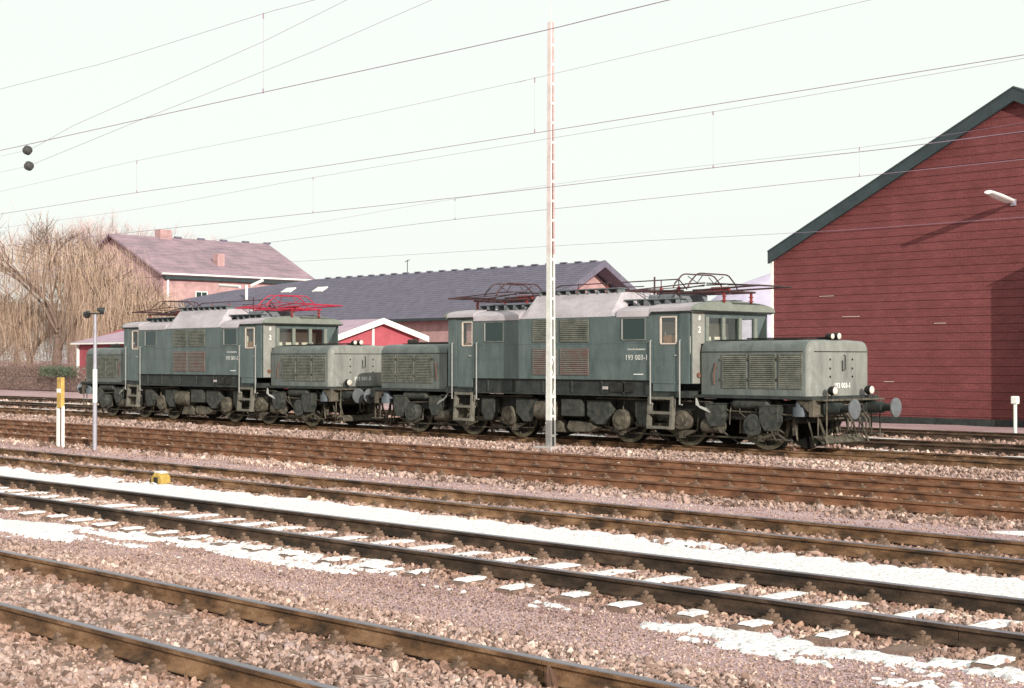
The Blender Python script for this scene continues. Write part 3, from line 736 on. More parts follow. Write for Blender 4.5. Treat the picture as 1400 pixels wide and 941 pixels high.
        for i in range(len(xs_)-1):
            for k in range(ns): fs.append((i*ns+k, i*ns+(k+1) % ns, (i+1)*ns+(k+1) % ns, (i+1)*ns+k))
        hb.add(vs, fs); ho = hb.build('hood', M['hood'], L, smooth=35)
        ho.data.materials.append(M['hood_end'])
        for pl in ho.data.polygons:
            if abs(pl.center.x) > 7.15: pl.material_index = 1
        bead = MB()
        bead.tube([(e*x0,-hw-.004,2.19),(e*(x1-.2),-hw-.004,2.19),(e*(x1+.004),-hw+.2,2.19),(e*(x1+.004),hw-.2,2.19),(e*(x1-.2),hw+.004,2.19),(e*x0,hw+.004,2.19)], .010, 5)
        bead.box(min(e*4.30,e*4.37), max(e*4.30,e*4.37), -hw+.06, hw-.06, 1.3, 2.38)
        bead.build('hood_seam', M['gear_dark'], ho)
        for s in (-1, 1):
            for (a, b2) in ((4.98,5.62), (5.75,6.40), (6.53,7.10)):
                aa, bb = (a, b2) if e > 0 else (-b2, -a)
                louvre(ho, aa, bb, 1.40, 2.12, s*hw, s, M['louvre'], .044)
            hg = MB()
            for x in (4.93, 5.68, 5.70, 6.46, 6.48):
                for z in (1.55, 2.0): hg.box(min(e*x,e*x+.03*e), max(e*x,e*x+.03*e), min(s*hw,s*(hw+.04)), max(s*hw,s*(hw+.04)), z, z+.06)
            tag(hg.build('hinges', M['gear'], ho), kind='stuff')
            MB().tube([(e*4.75, s*(hw+.03), 1.45),(e*4.75, s*(hw+.05), 1.7),(e*4.80, s*(hw+.03), 1.95)], .015, 6).build('hood_pipe', M['rust'], ho)
        # footplate edge and end details
        fp = MB(); fp.box(min(e*4.25,e*7.42), max(e*4.25,e*7.42), -1.30, 1.30, 1.15, 1.215); fp.build('footplate', M['frame'], L)
        hv = MB(); xe = e*7.305
        for y in (-.45,.42):
            for z in (1.62,1.80,2.0): hv.box(min(xe,xe+.02*e), max(xe,xe+.02*e), y-.015, y+.015, z, z+.04)
        hv.tube([(xe,.10,2.12),(xe+.04*e,.10,2.10),(xe+.04*e,.10,1.80),(xe+.02*e,.02,1.76),(xe+.03*e,.0,2.0)], .012, 5)
        tag(hv.build('door_fittings', M['gear_dark'], ho), kind='stuff')
        rz = R(90) if e > 0 else R(-90)
        text_mesh('end_number', number, .16, M['white'], ho, (xe+.008*e, .02*e, 1.44), (R(90),0,rz))
        # lamps
        def lamp(x, y, z, r_):
            lm = MB(); lm.tube([(x-.17*e,y,z),(x-.12*e,y,z),(x,y,z)], [r_*.55,r_*1.0,r_*1.06], 16)
            lm.tube([(x-.09*e,y,z-r_),(x-.09*e,y,z-r_-.16)], .018, 6)
            lo = lm.build('headlight', M['gear_dark'], L, smooth=40)
            MB().tube([(x,y,z),(x+.018*e,y,z),(x+.026*e,y,z)], [r_*.95,r_*.85,r_*.4], 16).build('lens', M['lampglass'], lo, smooth=60)
        lamp(e*7.62, -.72, 1.34, .095); lamp(e*7.62, .72, 1.34, .095)
        lamp(e*7.22, .04, 2.535, .075); lamp(e*7.18, -.16, 2.53, .065)
        tb = MB(); tb.box(min(e*6.75,e*7.1), max(e*6.75,e*7.1), -.12, .12, 2.44, 2.52); tb.box(min(e*4.4,e*6.7), max(e*4.4,e*6.7), -.80, .80, 2.455, 2.475)
        tb.tube([(e*5.0,-.35,2.50),(e*7.0,-.30,2.50)], .015, 5)
        tb.build('hood_top_plate', M['gear_dark'], ho)
        # buffer beam
        bb_ = MB(); bb_.box(min(e*7.30,e*7.42), max(e*7.30,e*7.42), -1.25, 1.25, .78, 1.15)
        bb_.prism([(e*6.95,1.15),(e*7.30,1.15),(e*7.30,.86)], 1, -1.24, -1.20); bb_.prism([(e*6.95,1.15),(e*7.30,1.15),(e*7.30,.86)], 1, 1.20, 1.24)
        bb_.box(min(e*6.2,e*7.3), max(e*6.2,e*7.3), -.62, .62, .70, 1.0)
        bb_.box(min(e*7.40,e*7.66), max(e*7.40,e*7.66), -1.18, 1.18, 1.12, 1.16)
        bo = bb_.build('buffer_beam', M['gear'], L, bevel=.008)
        for s in (-1, 1):
            yb = s*.82
            bu = MB(); bu.tube([(e*7.42,yb,.96),(e*7.50,yb,.96),(e*7.50,yb,.96),(e*7.85,yb,.96)], [.17,.17,.135,.125], 16)
            bu.tube([(e*7.85,yb,.96),(e*8.13,yb,.96)], .085, 12)
            bo2 = bu.build('buffer', M['frame'], L, smooth=40)
            MB().tube([(e*8.12,yb,.96),(e*8.15,yb,.96),(e*8.18,yb,.96),(e*8.19,yb,.96)], [.12,.215,.215,.16], 22).build('buffer_head', M['bufface'], bo2, smooth=40)
        hk = MB(); hk.tube([(e*7.42,0,.96),(e*7.75,0,.96),(e*7.86,0,1.02),(e*7.86,0,.90),(e*7.78,0,.85)], .035, 6)
        for y in (-.06,.06): hk.tube([(e*7.74,y,.93),(e*7.80,y,.62),(e*7.76,y,.40)], .018, 5)
        hk.build('coupling_hook', M['gear_dark'], L)
        for y, dz in ((-.42,0), (-.28,.05), (.30,.03), (.44,0)):
            MB().tube([(e*7.42,y,.86),(e*7.62,y,.84),(e*7.74,y,.70),(e*7.74,y,.52),(e*7.62,y,.42+dz)], .026, 7).build('brake_hose', M['gear'], L)
        for s in (-1, 1):                                               # shunter's step and guard irons
            st = MB()
            for x in (7.40, 7.62): st.tube([(e*x, s*1.05, 1.12),(e*x, s*1.05, .36)], .017, 6)
            st.box(min(e*7.38,e*7.64), max(e*7.38,e*7.64), s*1.05-.13, s*1.05+.13, .34, .37)
            st.tube([(e*7.25,s*.80,.72),(e*7.48,s*.80,.18)], .03, 6); st.tube([(e*7.0,s*.86,.72),(e*7.2,s*.86,.14)], .022, 6)
            st.tube([(e*6.75,s*1.0,.72),(e*6.85,s*1.02,.25)], .02, 6)
            st.tube([(e*7.60,s*1.0,1.16),(e*7.60,s*1.0,1.30),(e*7.50,s*1.0,1.30)], .014, 5)
            st.build('shunter_step', M['gear'], L)
        MB().prism([(e*7.25,.36),(e*7.42,.20),(e*7.39,.18),(e*7.2,.32)], 1, -.85, .85).build('rail_guard', M['gear'], L)
    # ---- bogies
    axles = (1.85, 3.70, 5.94)
    for e in (-1, 1):
        bo = empty('bogie', (0, 0, 0), L)
        fm = MB()
        for s in (-1, 1):
            y0, y1 = (s*1.00, s*1.04) if s > 0 else (s*1.04, s*1.00)
            fm.prism([(e*1.05,.95),(e*1.25,.62),(e*2.5,.66),(e*3.0,.55),(e*4.4,.55),(e*5.0,.66),(e*6.5,.66),(e*7.2,.80),(e*7.3,1.05),(e*1.05,1.05)], 1, y0, y1)
            for a in axles:
                fm.box(e*a-.20, e*a+.20, min(s*1.04,s*1.16), max(s*1.04,s*1.16), .42, .80)
        for x in (1.3, 2.8, 4.9, 6.8): fm.box(e*x-.08, e*x+.08, -1.0, 1.0, .62, .92)
        fm.build('bogie_frame', M['gear_dark'], bo, bevel=.01)
        ax = MB()
        for a in axles: ax.tube([(e*a,-.9,.592),(e*a,.9,.592)], .09, 10)
        ax.build('axles', M['gear_dark'], bo)
        for a in axles:
            for s in (-1, 1): make_wheel(bo, e*a, s)
        for s in (-1, 1):
            yo = lambda v: s*v
            def part(name, m, material, **k): return m.build(name, M[material], bo, **k)
            for a in axles:                                             # leaf springs above the boxes and hangers
                ls = MB()
                for k in range(5): ls.box(e*a-.44+.075*k, e*a+.44-.075*k, min(yo(1.06),yo(1.15)), max(yo(1.06),yo(1.15)), .36-.028*k, .385-.028*k)
                ls.box(e*a-.05, e*a+.05, min(yo(1.04),yo(1.17)), max(yo(1.04),yo(1.17)), .20, .46)
                for q_ in (-.44,.44): ls.tube([(e*a+q_, yo(1.10), .37),(e*a+q_*1.05, yo(1.08), .68)], .022, 6)
                part('leaf_spring', ls, 'gear')
            # sand boxes, with tapering bottoms
            for (xa, xb, z1, z0, mt) in ((.86,1.62,.99,.66,'gear_blue'), (2.42,2.92,.99,.66,'gear_blue'), (4.52,5.02,1.0,.72,'gear_blue'), (6.02,6.52,.99,.66,'gear_blue')):
                m_ = MB(); c_ = (xa+xb)/2
                m_.prism([(e*xa,z1),(e*xb,z1),(e*xb,z0),(e*(c_+.12),z0-.22),(e*(c_-.10),z0-.22),(e*xa,z0)], 1, min(yo(1.08),yo(1.30)), max(yo(1.08),yo(1.30)))
                m_.box(min(e*(xa-.01),e*(xb+.01)), max(e*(xa-.01),e*(xb+.01)), min(yo(1.07),yo(1.31)), max(yo(1.07),yo(1.31)), z1, z1+.03)
                part('sand_box', m_, mt, bevel=.012)
                part('sand_pipe', MB().tube([(e*c_, yo(1.15), z0-.2),(e*(c_+.12), yo(1.05), .35),(e*(c_+.38), yo(.80), .10)], .020, 6), 'gear')
            # round gear-case covers and cylinders that face outwards
            for (x, z, r_, w_, mt) in ((1.93,.57,.25,.30,'gear'), (3.78,.62,.23,.34,'gear'), (5.82,.56,.25,.26,'gear_blue')):
                part('gear_case_cover', disc_mb((e*x, yo(1.15), z), 1, r_, w_, 22), mt, smooth=40)
                part('cover_rim', MB().tube([(e*x, yo(1.15+w_/2-.01), z),(e*x, yo(1.15+w_/2+.02), z)], [r_*.55, r_*.5], 14), mt, smooth=40)
            part('air_reservoir', MB().tube([(e*5.20,yo(1.12),1.03),(e*5.26,yo(1.12),1.03),(e*6.16,yo(1.12),1.03),(e*6.22,yo(1.12),1.03)], [.06,.125,.125,.06], 16), 'gear_blue', smooth=40)
            part('spring_pot', MB().tube([(e*7.0,yo(1.12),.78),(e*7.0,yo(1.12),.98),(e*7.0,yo(1.12),.98),(e*7.0,yo(1.12),1.06),(e*7.0,yo(1.12),1.16)], [.17,.17,.12,.11,.07], 16), 'silver', smooth=40)
            # brake blocks and rods
            for a in axles:
                for q_ in (-1, 1):
                    bk = MB(); bk.prism([(e*a+q_*.63,.82),(e*a+q_*.72,.82),(e*a+q_*.74,.35),(e*a+q_*.655,.35)], 1, min(yo(.74),yo(.86)), max(yo(.74),yo(.86)))
                    bk.tube([(e*a+q_*.70,yo(.90),1.0),(e*a+q_*.72,yo(.90),.35)], .025, 6); part('brake_block', bk, 'gear')
            part('brake_rod', MB().tube([(e*1.3,yo(.98),.27),(e*3.2,yo(1.0),.23),(e*4.6,yo(1.0),.26),(e*6.7,yo(.98),.24)], .022, 6), 'gear')
            part('brake_cylinder', MB().tube([(e*4.30,yo(1.1),.50),(e*4.36,yo(1.1),.50),(e*4.86,yo(1.1),.50)], [.10,.16,.16], 14), 'gear', smooth=40)
            part('equaliser_beam', MB().prism([(e*2.2,.52),(e*3.4,.52),(e*3.3,.40),(e*2.3,.42)], 1, min(yo(1.05),yo(1.10)), max(yo(1.05),yo(1.10))), 'gear')
            pp = MB()
            for k in range(6):
                xx = e*(random.uniform(1.3, 7.0)); pp.tube([(xx, yo(1.14), 1.08),(xx+random.uniform(-.12,.12), yo(1.2), .85),(xx+random.uniform(-.3,.3), yo(1.1), .55)], .014, 5)
            pp.tube([(e*1.1,yo(1.2),1.08),(e*4.6,yo(1.22),1.05),(e*5.1,yo(1.15),.86),(e*6.9,yo(1.15),.80)], .018, 5)
            part('pipework', pp, 'gear')
            cb = MB()
            for k in range(3): cb.tube([(e*4.22,yo(1.25),1.20-.02*k),(e*(4.30+.05*k),yo(1.34),.98-.03*k),(e*(4.55+.05*k),yo(1.3),.90-.04*k),(e*4.85,yo(1.2),.98)], .016, 5)
            part('bogie_cable', cb, 'hand')
    # ---- equipment between the bogies
    for s in (-1, 1):
        mid = MB(); y0, y1 = (s*1.02, s*1.36) if s > 0 else (s*1.36, s*1.02)
        mid.box(.04,.72,y0,y1,.62,1.04); mid.build('battery_box', M['gear_blue'], L, bevel=.015)
        MB().tube([(-.95,s*1.15,.74),(-.88,s*1.15,.74),(-.22,s*1.15,.74),(-.15,s*1.15,.74)], [.10,.26,.26,.10], 18).build('main_reservoir', M['gear'], L, smooth=40)
        MB().prism([(.20,.50),(.95,.46),(1.15,.36),(.9,.24),(.25,.22),(.12,.34)], 1, min(s*.95,s*1.25), max(s*.95,s*1.25)).build('air_scoop', M['gear'], L, bevel=.02)
        MB().prism([(-.60,.50),(-.15,.50),(.05,.20),(-.80,.20)], 1, min(s*.95,s*1.2), max(s*.95,s*1.2)).build('compressor_casing', M['gear'], L, bevel=.02)
    MB().box(-1.2, 1.2, -.9, .9, .55, 1.15).build('transformer_tank', M['gear_dark'], L, bevel=.02)
    # ---- roof
    for (xa, xb, z0, z1, nm) in ((-3.0,-1.30,3.055,3.36,'roof_panel'), (2.02,3.06,3.055,3.36,'roof_panel'), (3.06,4.30,3.135,3.38,'roof_panel'), (-4.05,-3.0,3.135,3.38,'roof_panel')):
        arc = roof_arc(W+.02, z0, z1, 16)
        MB().prism([(y, z) for y, z in arc] + [(W+.02, z0-.03), (-W-.02, z0-.03)], 0, xa+.003, xb-.003).build(nm, M['roof'], L, smooth=30)
    for (xa, xb, zz) in ((3.06,4.3,3.12), (-4.05,-3.0,3.12)):
        gt = MB()
        for s in (-1, 1): gt.tube([(xa,s*(W+.03),zz-.08),(xa+.06,s*(W+.03),zz),(xb-.06,s*(W+.03),zz),(xb,s*(W+.03),zz-.0)], .018, 5)
        gt.build('rain_gutter', M['frame'], L)
    # raised middle hood: battered sides
    rf = MB(); sec = [(-W-.005,3.05),(-W+.05,3.14),(-1.08,3.64),(-.9,3.66),(.9,3.66),(1.08,3.64),(W-.05,3.14),(W+.005,3.05)]
    vs = []
    for x, k in ((-1.30,0),(-1.06,1),(1.80,1),(2.02,0)):
        for (y, z) in sec: vs.append((x, y, z if k else min(z, 3.06 + (z-3.06)*.02 + (.28 if z > 3.2 else 0))))
    fs = [tuple(range(8)), tuple(range(31,23,-1))]
    for i in range(3):
        for k in range(8): fs.append((i*8+k, i*8+(k+1) % 8, (i+1)*8+(k+1) % 8, (i+1)*8+k))
    rf.add(vs, fs).build('raised_roof', M['roof'], L)
    for s in (-1, 1):
        wb = MB(); wb.box(-1.0,1.75,min(s*.80,s*1.12),max(s*.80,s*1.12),3.74,3.765)
        for x in np.arange(-.95,1.8,.33): wb.box(x-.02,x+.02,min(s*.85,s*1.1),max(s*.85,s*1.1),3.62,3.74)
        wb.build('roof_walkway', M['board'], L)
        for (xa, xb) in ((-3.2,-1.30), (1.95,3.75)):
            wb = MB(); wb.box(xa,xb,min(s*.88,s*1.16),max(s*.88,s*1.16),3.435,3.46)
            for x in np.arange(xa+.05,xb,.33): wb.box(x-.02,x+.02,min(s*.9,s*1.1),max(s*.9,s*1.1),3.30,3.435)
            wb.build('roof_walkway', M['board'], L)
    for (xa, xb) in ((2.25,3.1), (-2.9,-1.6)):
        MB().box(xa,xb,-.62,.62,3.34,3.58 if xa > 0 else 3.46).build('roof_box', M['roofdark'], L, bevel=.03)
    # arched roof ends over the cab windows
    for e in (-1, 1):
        xa = 4.30 if e > 0 else 4.05; v = MB(); secs = []
        for dx, k, dz in ((0,1.0,0),(.05,1.0,0),(.11,.97,-.02),(.15,.90,-.06)):
            arc = roof_arc((W+.02)*(.8+.2*k), 3.135, 3.39+dz*.6, 16)
            secs.append([(e*(xa+dx*1.1), y, z) for y, z in arc])
        vs = [p for s_ in secs for p in s_]; ns = 17; fs = []
        for i in range(3):
            for k in range(ns-1): fs.append((i*ns+k, i*ns+k+1, (i+1)*ns+k+1, (i+1)*ns+k))
        fs.append(tuple(3*ns+k for k in range(ns)))
        vs += [(e*xa,-W-.02,3.10),(e*xa,W+.02,3.10)]
        fs.append((0, ns, 2*ns, 3*ns, 4*ns)); fs.append((4*ns+1, 3*ns+16, 2*ns+16, ns+16, 16)); fs.append((4*ns, 3*ns, 3*ns+16, 4*ns+1))
        v.add(vs, fs).build('cab_roof_end', M['visor'], L, smooth=50)
        MB().tube([s_[0] for s_ in secs] + [secs[-1][-1]] + [s_[-1] for s_ in secs[::-1]], .014, 5).build('roof_lip', M['frame'], L)
    # roof insulators, bus bars and pantographs
    bus = MB()
    for x in (-1.5,-.4,.6,2.35,2.9):
        z0 = 3.66 if -1.1 < x < 1.8 else (3.58 if x > 0 else 3.46)
        iz = MB()
        for k in range(3): iz.tube([(x,-.25,z0+.03+.055*k),(x,-.25,z0+.055+.055*k)], .06, 10)
        iz.tube([(x,-.25,z0),(x,-.25,z0+.2)], .03, 8)
        iz.build('roof_insulator', M['insul'], L, smooth=40)
        bus.tube([(x,-.25,z0+.2),(x,-.25,3.96)], .013, 5)
    bus.tube([(-1.5,-.25,3.80),(-1.0,-.25,3.93),(2.9,-.25,3.95),(3.15,-.25,3.70)], .016, 6)
    bus.tube([(.9,.1,3.66),(.9,.1,3.84),(1.5,.1,3.84)], .014, 6); bus.tube([(2.35,-.5,3.58),(2.35,-.5,4.02)], .022, 6)
    bus.build('bus_bar', M['panto'], L)
    ft = MB()
    for x in (-.6,.3,1.2): ft.box(x-.16,x+.16,-.30,.30,3.66,3.74)
    ft.build('roof_fittings', M['board'], L)
    make_pantograph(L, 3.52, M['panto_red'] if red_panto else M['panto'], 1)
    make_pantograph(L, -2.95, M['panto'], -1)
    return L
make_loco(-25.95, 'nearer green electric locomotive numbered 193 003-1, with dark pantographs', '193 003-1', False)
make_loco(-42.80, 'farther green electric locomotive coupled behind, with a bright red folded pantograph', '193 001-5', True)

# ------------------------------------------------------------------ overhead line mast
ms = empty('lattice_mast', (-25.19, 25.95, -.06)); tag(ms, 'tall white steel lattice mast standing in front of the nearer locomotive', 'mast')
def mast_seg(z0, z1, w0, w1):
    for s in (-1, 1):
        m_ = MB()
        for za, zb in ((z0, z1),):
            def u(z, k):
                t = (z-0)/10.2; hw = .082-.026*t; off = s*(.092-.040*t)
                return hw, off
            vs = []
            for z in (za, zb):
                hw, off = u(z, s); th = .010; fl = .05
                # U section: web at y=off, flanges pointing inwards
                vs += [(-hw, off, z), (hw, off, z), (hw, off-s*fl, z), (hw-th, off-s*fl, z), (hw-th, off-s*th, z), (-hw+th, off-s*th, z), (-hw+th, off-s*fl, z), (-hw, off-s*fl, z)]
            m_.add(vs, [tuple(range(8)), tuple(range(15,7,-1))] + [(i, i+8, (i+1) % 8+8, (i+1) % 8) for i in range(8)])
        yield s, m_
for s, m_ in mast_seg(0, .62, 0, 0): m_.build('channel_foot', M['mastgrey'], ms)
for s, m_ in mast_seg(.62, 4.6, 0, 0): m_.build('channel', M['mast'], ms)
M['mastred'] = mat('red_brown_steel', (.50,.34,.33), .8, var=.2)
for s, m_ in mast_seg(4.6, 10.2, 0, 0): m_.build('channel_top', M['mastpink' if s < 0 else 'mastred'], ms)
z = .25
while z < 10.1:
    t = z/10.2; hw = .082-.026*t; d = .092-.040*t
    mb_ = MB()
    for sx in (-1, 1):
        x = sx*hw
        mb_.box(x-.004, x+.004, -d, d, z-.03, z+.03)
    mb_.build('batten_plate', M['mast'] if .6 < z < 4.6 else M['mastpink' if z > 1 else 'mastgrey'], ms)
    z += .47
dg = MB()
for k, zz in enumerate(np.arange(.7, 2.3, .40)):
    dg.tube([(.09,-.07 if k % 2 else .07, zz),(.09,.07 if k % 2 else -.07, zz+.38)], .009, 5)
dg.build('diagonal_lacing', M['mast'], ms)
MB().tube([(0,0,10.2),(0,0,10.62)], .012, 6).build('top_spike', M['mastpink'], ms)
MB().box(-.30,.30,-.30,.30,-.25,.0).build('foundation', M['concrete'], ms, bevel=.02)

# ------------------------------------------------------------------ overhead wires
def wire_pts(pix, Y, extend=True):
    P = [at(x, y, Y) for x, y in pix]
    if extend:
        P = [P[0] + (P[0]-P[1]).normalized()*25] + P + [P[-1] + (P[-1]-P[-2]).normalized()*8]
    return P
def smooth_pts(P, n=6):
    out = []
    Q = [P[0]] + P + [P[-1]]
    for i in range(1, len(Q)-2):
        for k in range(n):
            t = k/n; p0, p1, p2, p3 = Q[i-1], Q[i], Q[i+1], Q[i+2]
            out.append(.5*((2*p1)+(-p0+p2)*t+(2*p0-5*p1+4*p2-p3)*t*t+(-p0+3*p1-3*p2+p3)*t**3))
    return out + [P[-1]]
def catenary(label, Y, contact, messenger, drops, r=.010):
    r = r*.55
    c = empty('catenary_line', at(contact[0][0], contact[0][1], Y)); base = c.location.copy()
    tag(c, label, 'overhead wire')
    def loc(P): return [p-base for p in P]
    MB().tube(loc(smooth_pts(wire_pts(contact, Y))), r, 5).build('contact_wire', M['cop'], c)
    if messenger: MB().tube(loc(smooth_pts(wire_pts(messenger, Y))), r*.55, 5).build('messenger_wire', M['cop'], c)
    for (a, b_) in drops:
        A, B = at(*a, Y), at(*b_, Y); B.x = A.x
        d = MB(); d.tube([A-base, B-base], .0018, 4)
        d.tube([A-base-Vector((0,0,.06)), A-base+Vector((0,0,.01))], r*1.9, 6); d.tube([B-base-Vector((0,0,.01)), B-base+Vector((0,0,.05))], r*1.9, 6)
        d.build('dropper', M['cop'], c)
catenary('heaviest overhead contact wire, running highest across the picture, with one dropper upper left', 11.2, [(0,206),(50,195),(355,127.5),(700,52),(915,0)], [(0,122),(150,84),(360,19),(430,0)], [((360,19),(356,127.5))], .0095)
catenary('overhead wire pair second highest, whose dropper hangs just left of the mast top', 15.2, [(0,293),(187,263.5),(430,229),(700,187),(1040,133),(1395,76)], [(0,262),(187,220),(430,172),(700,114),(731,107),(1190,0)], [((187,220),(187,263.5)), ((731,107),(729,182))], .0085)
catenary('overhead wire pair third highest, crossing the upper slope of the red gable', 22.6, [(430,291),(700,262),(980,229),(1200,205),(1400,180)], [(0,312),(200,284),(428,243),(700,198),(975,153),(1180,118),(1400,80)], [((428,243),(430,291)), ((975,153),(980,229))], .012)
catenary('fourth overhead wire pair, running above the locomotive pantographs', 28.4, [(430,324),(624,300),(850,276),(1178,241),(1400,218)], [(430,305),(622,272),(850,240),(1175,202),(1400,168)], [((622,272),(624,300)), ((1175,202),(1178,241))], .011)
catenary('lowest overhead wire, drawn as a dark line across the red building below its wall lamp', 35.5, [(500,352),(800,334),(1115,317),(1250,308),(1400,297)], [], [], .010)
for lab, pix, ip in (('upper anchor wire slanting steeply down to the upper dark insulator at left', [(474,0),(360,57),(100,172),(52,199)], (38,205.5)),
                     ('lower anchor wire slanting steeply down to the lower dark insulator at left', [(590,0),(430,70),(205,159),(54,221)], (40,227))):
    P = [at(x, y, 16.0 - (600-x)*.004) for x, y in pix]; I = at(*ip, 16.0-2.2)
    a = empty('anchor_wire', I); tag(a, lab, 'overhead wire')
    P = [P[0] + (P[0]-P[1]).normalized()*6] + P + [I]
    MB().tube([p-I for p in P], .0035, 5).build('wire', M['cop'], a)
    E_ = at(ip[0]-60, ip[1]+13, 13.6)
    MB().tube([Vector((0,0,0)), E_-I, (E_-I)*6], .0025, 5).build('tail_wire', M['cop'], a)
    iz = MB(); d = (E_-I).normalized()
    for k in range(5):
        q_ = d*(-.065+.032*k); iz.tube([q_, q_+d*.012, q_+d*.03], [.05,.098 - abs(k-2)*.012,.05], 14)
    iz.build('insulator', M['porcelain'], a, smooth=50)

# ------------------------------------------------------------------ lamp post, sign post, marker, far post
lp = empty('yard_lamp_post', (-33.1, 18.26, -.17)); tag(lp, 'short grey yard lamp post with a white painted middle and twin floodlights', 'lamp post')
MB().tube([(0,0,0),(0,0,1.15)], .052, 12).build('post_foot', M['postgrey'], lp, smooth=40)
MB().tube([(0,0,1.15),(0,0,1.95)], .055, 12).build('post_white_band', M['postwhite'], lp, smooth=40)
MB().tube([(0,0,1.95),(0,0,3.28)], [.045,.035], 12).build('post_top', M['postgrey'], lp, smooth=40)
MB().tube([(-.16,-.10,3.30),(.14,.10,3.30)], .022, 6).build('cross_arm', M['blackmetal'], lp)
for q_, dd in (((-.17,-.11,3.30), Vector((-.8,.15,-.35))), ((.12,.10,3.38), Vector((.35,.75,-.2)))):
    dd.normalize(); c_ = Vector(q_)
    fl = MB().tube([c_-dd*.10, c_-dd*.05, c_+dd*.07], [.035,.055,.095], 14).build('floodlight', M['blackmetal'], lp, smooth=40)
    MB().tube([c_+dd*.072, c_+dd*.078], .085, 14).build('lens', M['lampglass'], fl)
sg = empty('speed_sign_post', (-34.81, 18.26, -.17)); tag(sg, 'low twin-legged white post with a faded yellow board on top', 'sign post')
for a, w_ in ((-.10,.062), (.115,.030)):
    MB().box(a-w_, a+w_, -.03, .03, 0, 1.02).build('leg', M['white'], sg)
MB().box(-.030,.075,.0,.03,0,1.02).build('centre_strip', M['rail_side'], sg)
MB().box(-.11,.11,-.05,.05,.98,1.74).build('board', M['yellowbrown'], sg, bevel=.01)
MB().box(-.112,.112,-.053,-.050,1.36,1.46).build('white_band', M['white'], sg)
ym = empty('track_marker', (at(220,650,14.02).x, 14.02, -.17)); tag(ym, 'small yellow snow-topped marker beside the third track', 'marker')
MB().prism([(-.19,0),(.19,0),(.17,.14),(.08,.21),(-.08,.21),(-.18,.12)], 1, -.10, .10).build('casing', M['yellow'], ym, bevel=.03)
MB().prism([(-.12,.20),(.11,.20),(.07,.235),(-.08,.235)], 1, -.08, .08).build('snow_cap', M['snow'], ym, bevel=.015)
MB().box(-.05,.06,-.115,.0,.03,.13).build('opening', M['gear_dark'], ym)
MB().box(.05,.22,-.07,.07,-.02,.05).build('foot', M['yellow'], ym, bevel=.01)
P = at(1388, 601, 39.3)
fp = empty('short_white_post', (P.x, P.y, -.2)); tag(fp, 'short white post with a small lamp head before the red building', 'post')
MB().tube([(0,0,0),(0,0,1.0)], .05, 10).build('post', M['postwhite'], fp, smooth=40)
MB().box(-.10,.10,-.08,.08,.98,1.20).build('lamp_head', M['white'], fp, bevel=.03)

# ------------------------------------------------------------------ dark red building
YW = 46.5; XL, XA = -33.5, -23.73; ZE, ZA = 5.98, 10.85; XR = 2*XA-XL
rb = empty('red_building', (XL, YW, -.2)); tag(rb, 'large dark red boarded building with a green-edged gable roof', 'building')
sl_ = (ZA-ZE)/(XA-XL)
def lx(x): return x-XL
MB().prism([(lx(XL)+.02,0),(lx(XR)-.02,0),(lx(XR)-.02,ZE),(lx(XA),ZA),(lx(XL)+.02,ZE)], 1, .05, 26).build('wall_core', M['redwall'], rb)
zc = 0.0; ch = .285; k = 0
while zc < ZA:
    z1 = min(zc+ch-.012, ZA+.15)
    def half(z): return lx(XA)-max(0, (ZA+.2-.05-z)/sl_) if z > ZE+.2-.05 else 0
    a0, a1 = half(zc), half(z1)
    if a1 < lx(XA)-.1:
        xr0, xr1 = 2*lx(XA)-a0, 2*lx(XA)-a1
        m_ = MB(); o_ = random.uniform(0, .004)
        m_.add([(a0,.05,zc),(xr0,.05,zc),(xr1,.05,z1),(a1,.05,z1),(a0,.0-o_,zc),(xr0,.0-o_,zc),(xr1,.014,z1),(a1,.014,z1)],
               [(0,1,2,3),(7,6,5,4),(0,4,5,1),(1,5,6,2),(2,6,7,3),(3,7,4,0)])
        m_.build('cladding_board', M['redwall'], rb)
    zc += ch; k += 1
for s in (-1, 1):
    t = .42
    xa, xb = lx(XA), lx(XA)+s*(XA-XL)*1.008
    zb = ZA - sl_*(XA-XL)*1.008
    mg = MB(); mg.prism([(xa, ZA+.30),(xb, zb+.30),(xb, zb+.30-t),(xa, ZA+.30-t)], 1, -.24, -.12); mg.build('barge_board', M['barge'], rb)
    rf_ = MB(); rf_.prism([(xa, ZA+.36),(xb, zb+.36),(xb, zb+.303),(xa, ZA+.303)], 1, -.26, 27); rf_.build('roof', M['barge'], rb)
MB().box(-.07,.02,-.07,.05,0,ZE-.05).build('corner_trim', M['white'], rb)
MB().box(-.02,20,-.06,.0,0,.22).build('plinth', M['frame'], rb)
MB().box(lx(-22.6), lx(XR), -.85, .05, 0, 5.45).build('shadow_caster', M['redwall'], rb)     # added block out of view, there to cast the dark shadow on the wall
MB().prism([(.03,5.45),(-.95,5.45),(.03,5.65)], 0, lx(-22.6), lx(XR)).build('shadow_caster_top', M['slate'], rb)  # top of the same added shadow-casting block
for (x, y, w_) in ((1130,405,22), (1163,433,26), (1215,522,14), (1285,442,16)):
    P = at(x, y, YW-.02)
    MB().box(P.x-XL-w_*.014, P.x-XL+w_*.014, -.02, -.003, P.z+.2-.009, P.z+.2+.009).build('pale_chip', M['cream'], rb)
wl = empty('wall_lamp', (-23.85, 46.46, 7.19)); tag(wl, 'white tubular lamp arm sticking out from the red gable wall', 'wall lamp')
MB().tube([(0,0,0),(0,-.25,.03)], .05, 10).build('arm', M['postgrey'], wl)
MB().tube([(0,-.22,.03),(0,-.32,.045),(0,-1.0,.14),(0,-1.64,.23)], [.06,.085,.085,.06], 14).build('tube_lamp', M['whitetube'], wl, smooth=50).scale = (2.6, 1, 1)
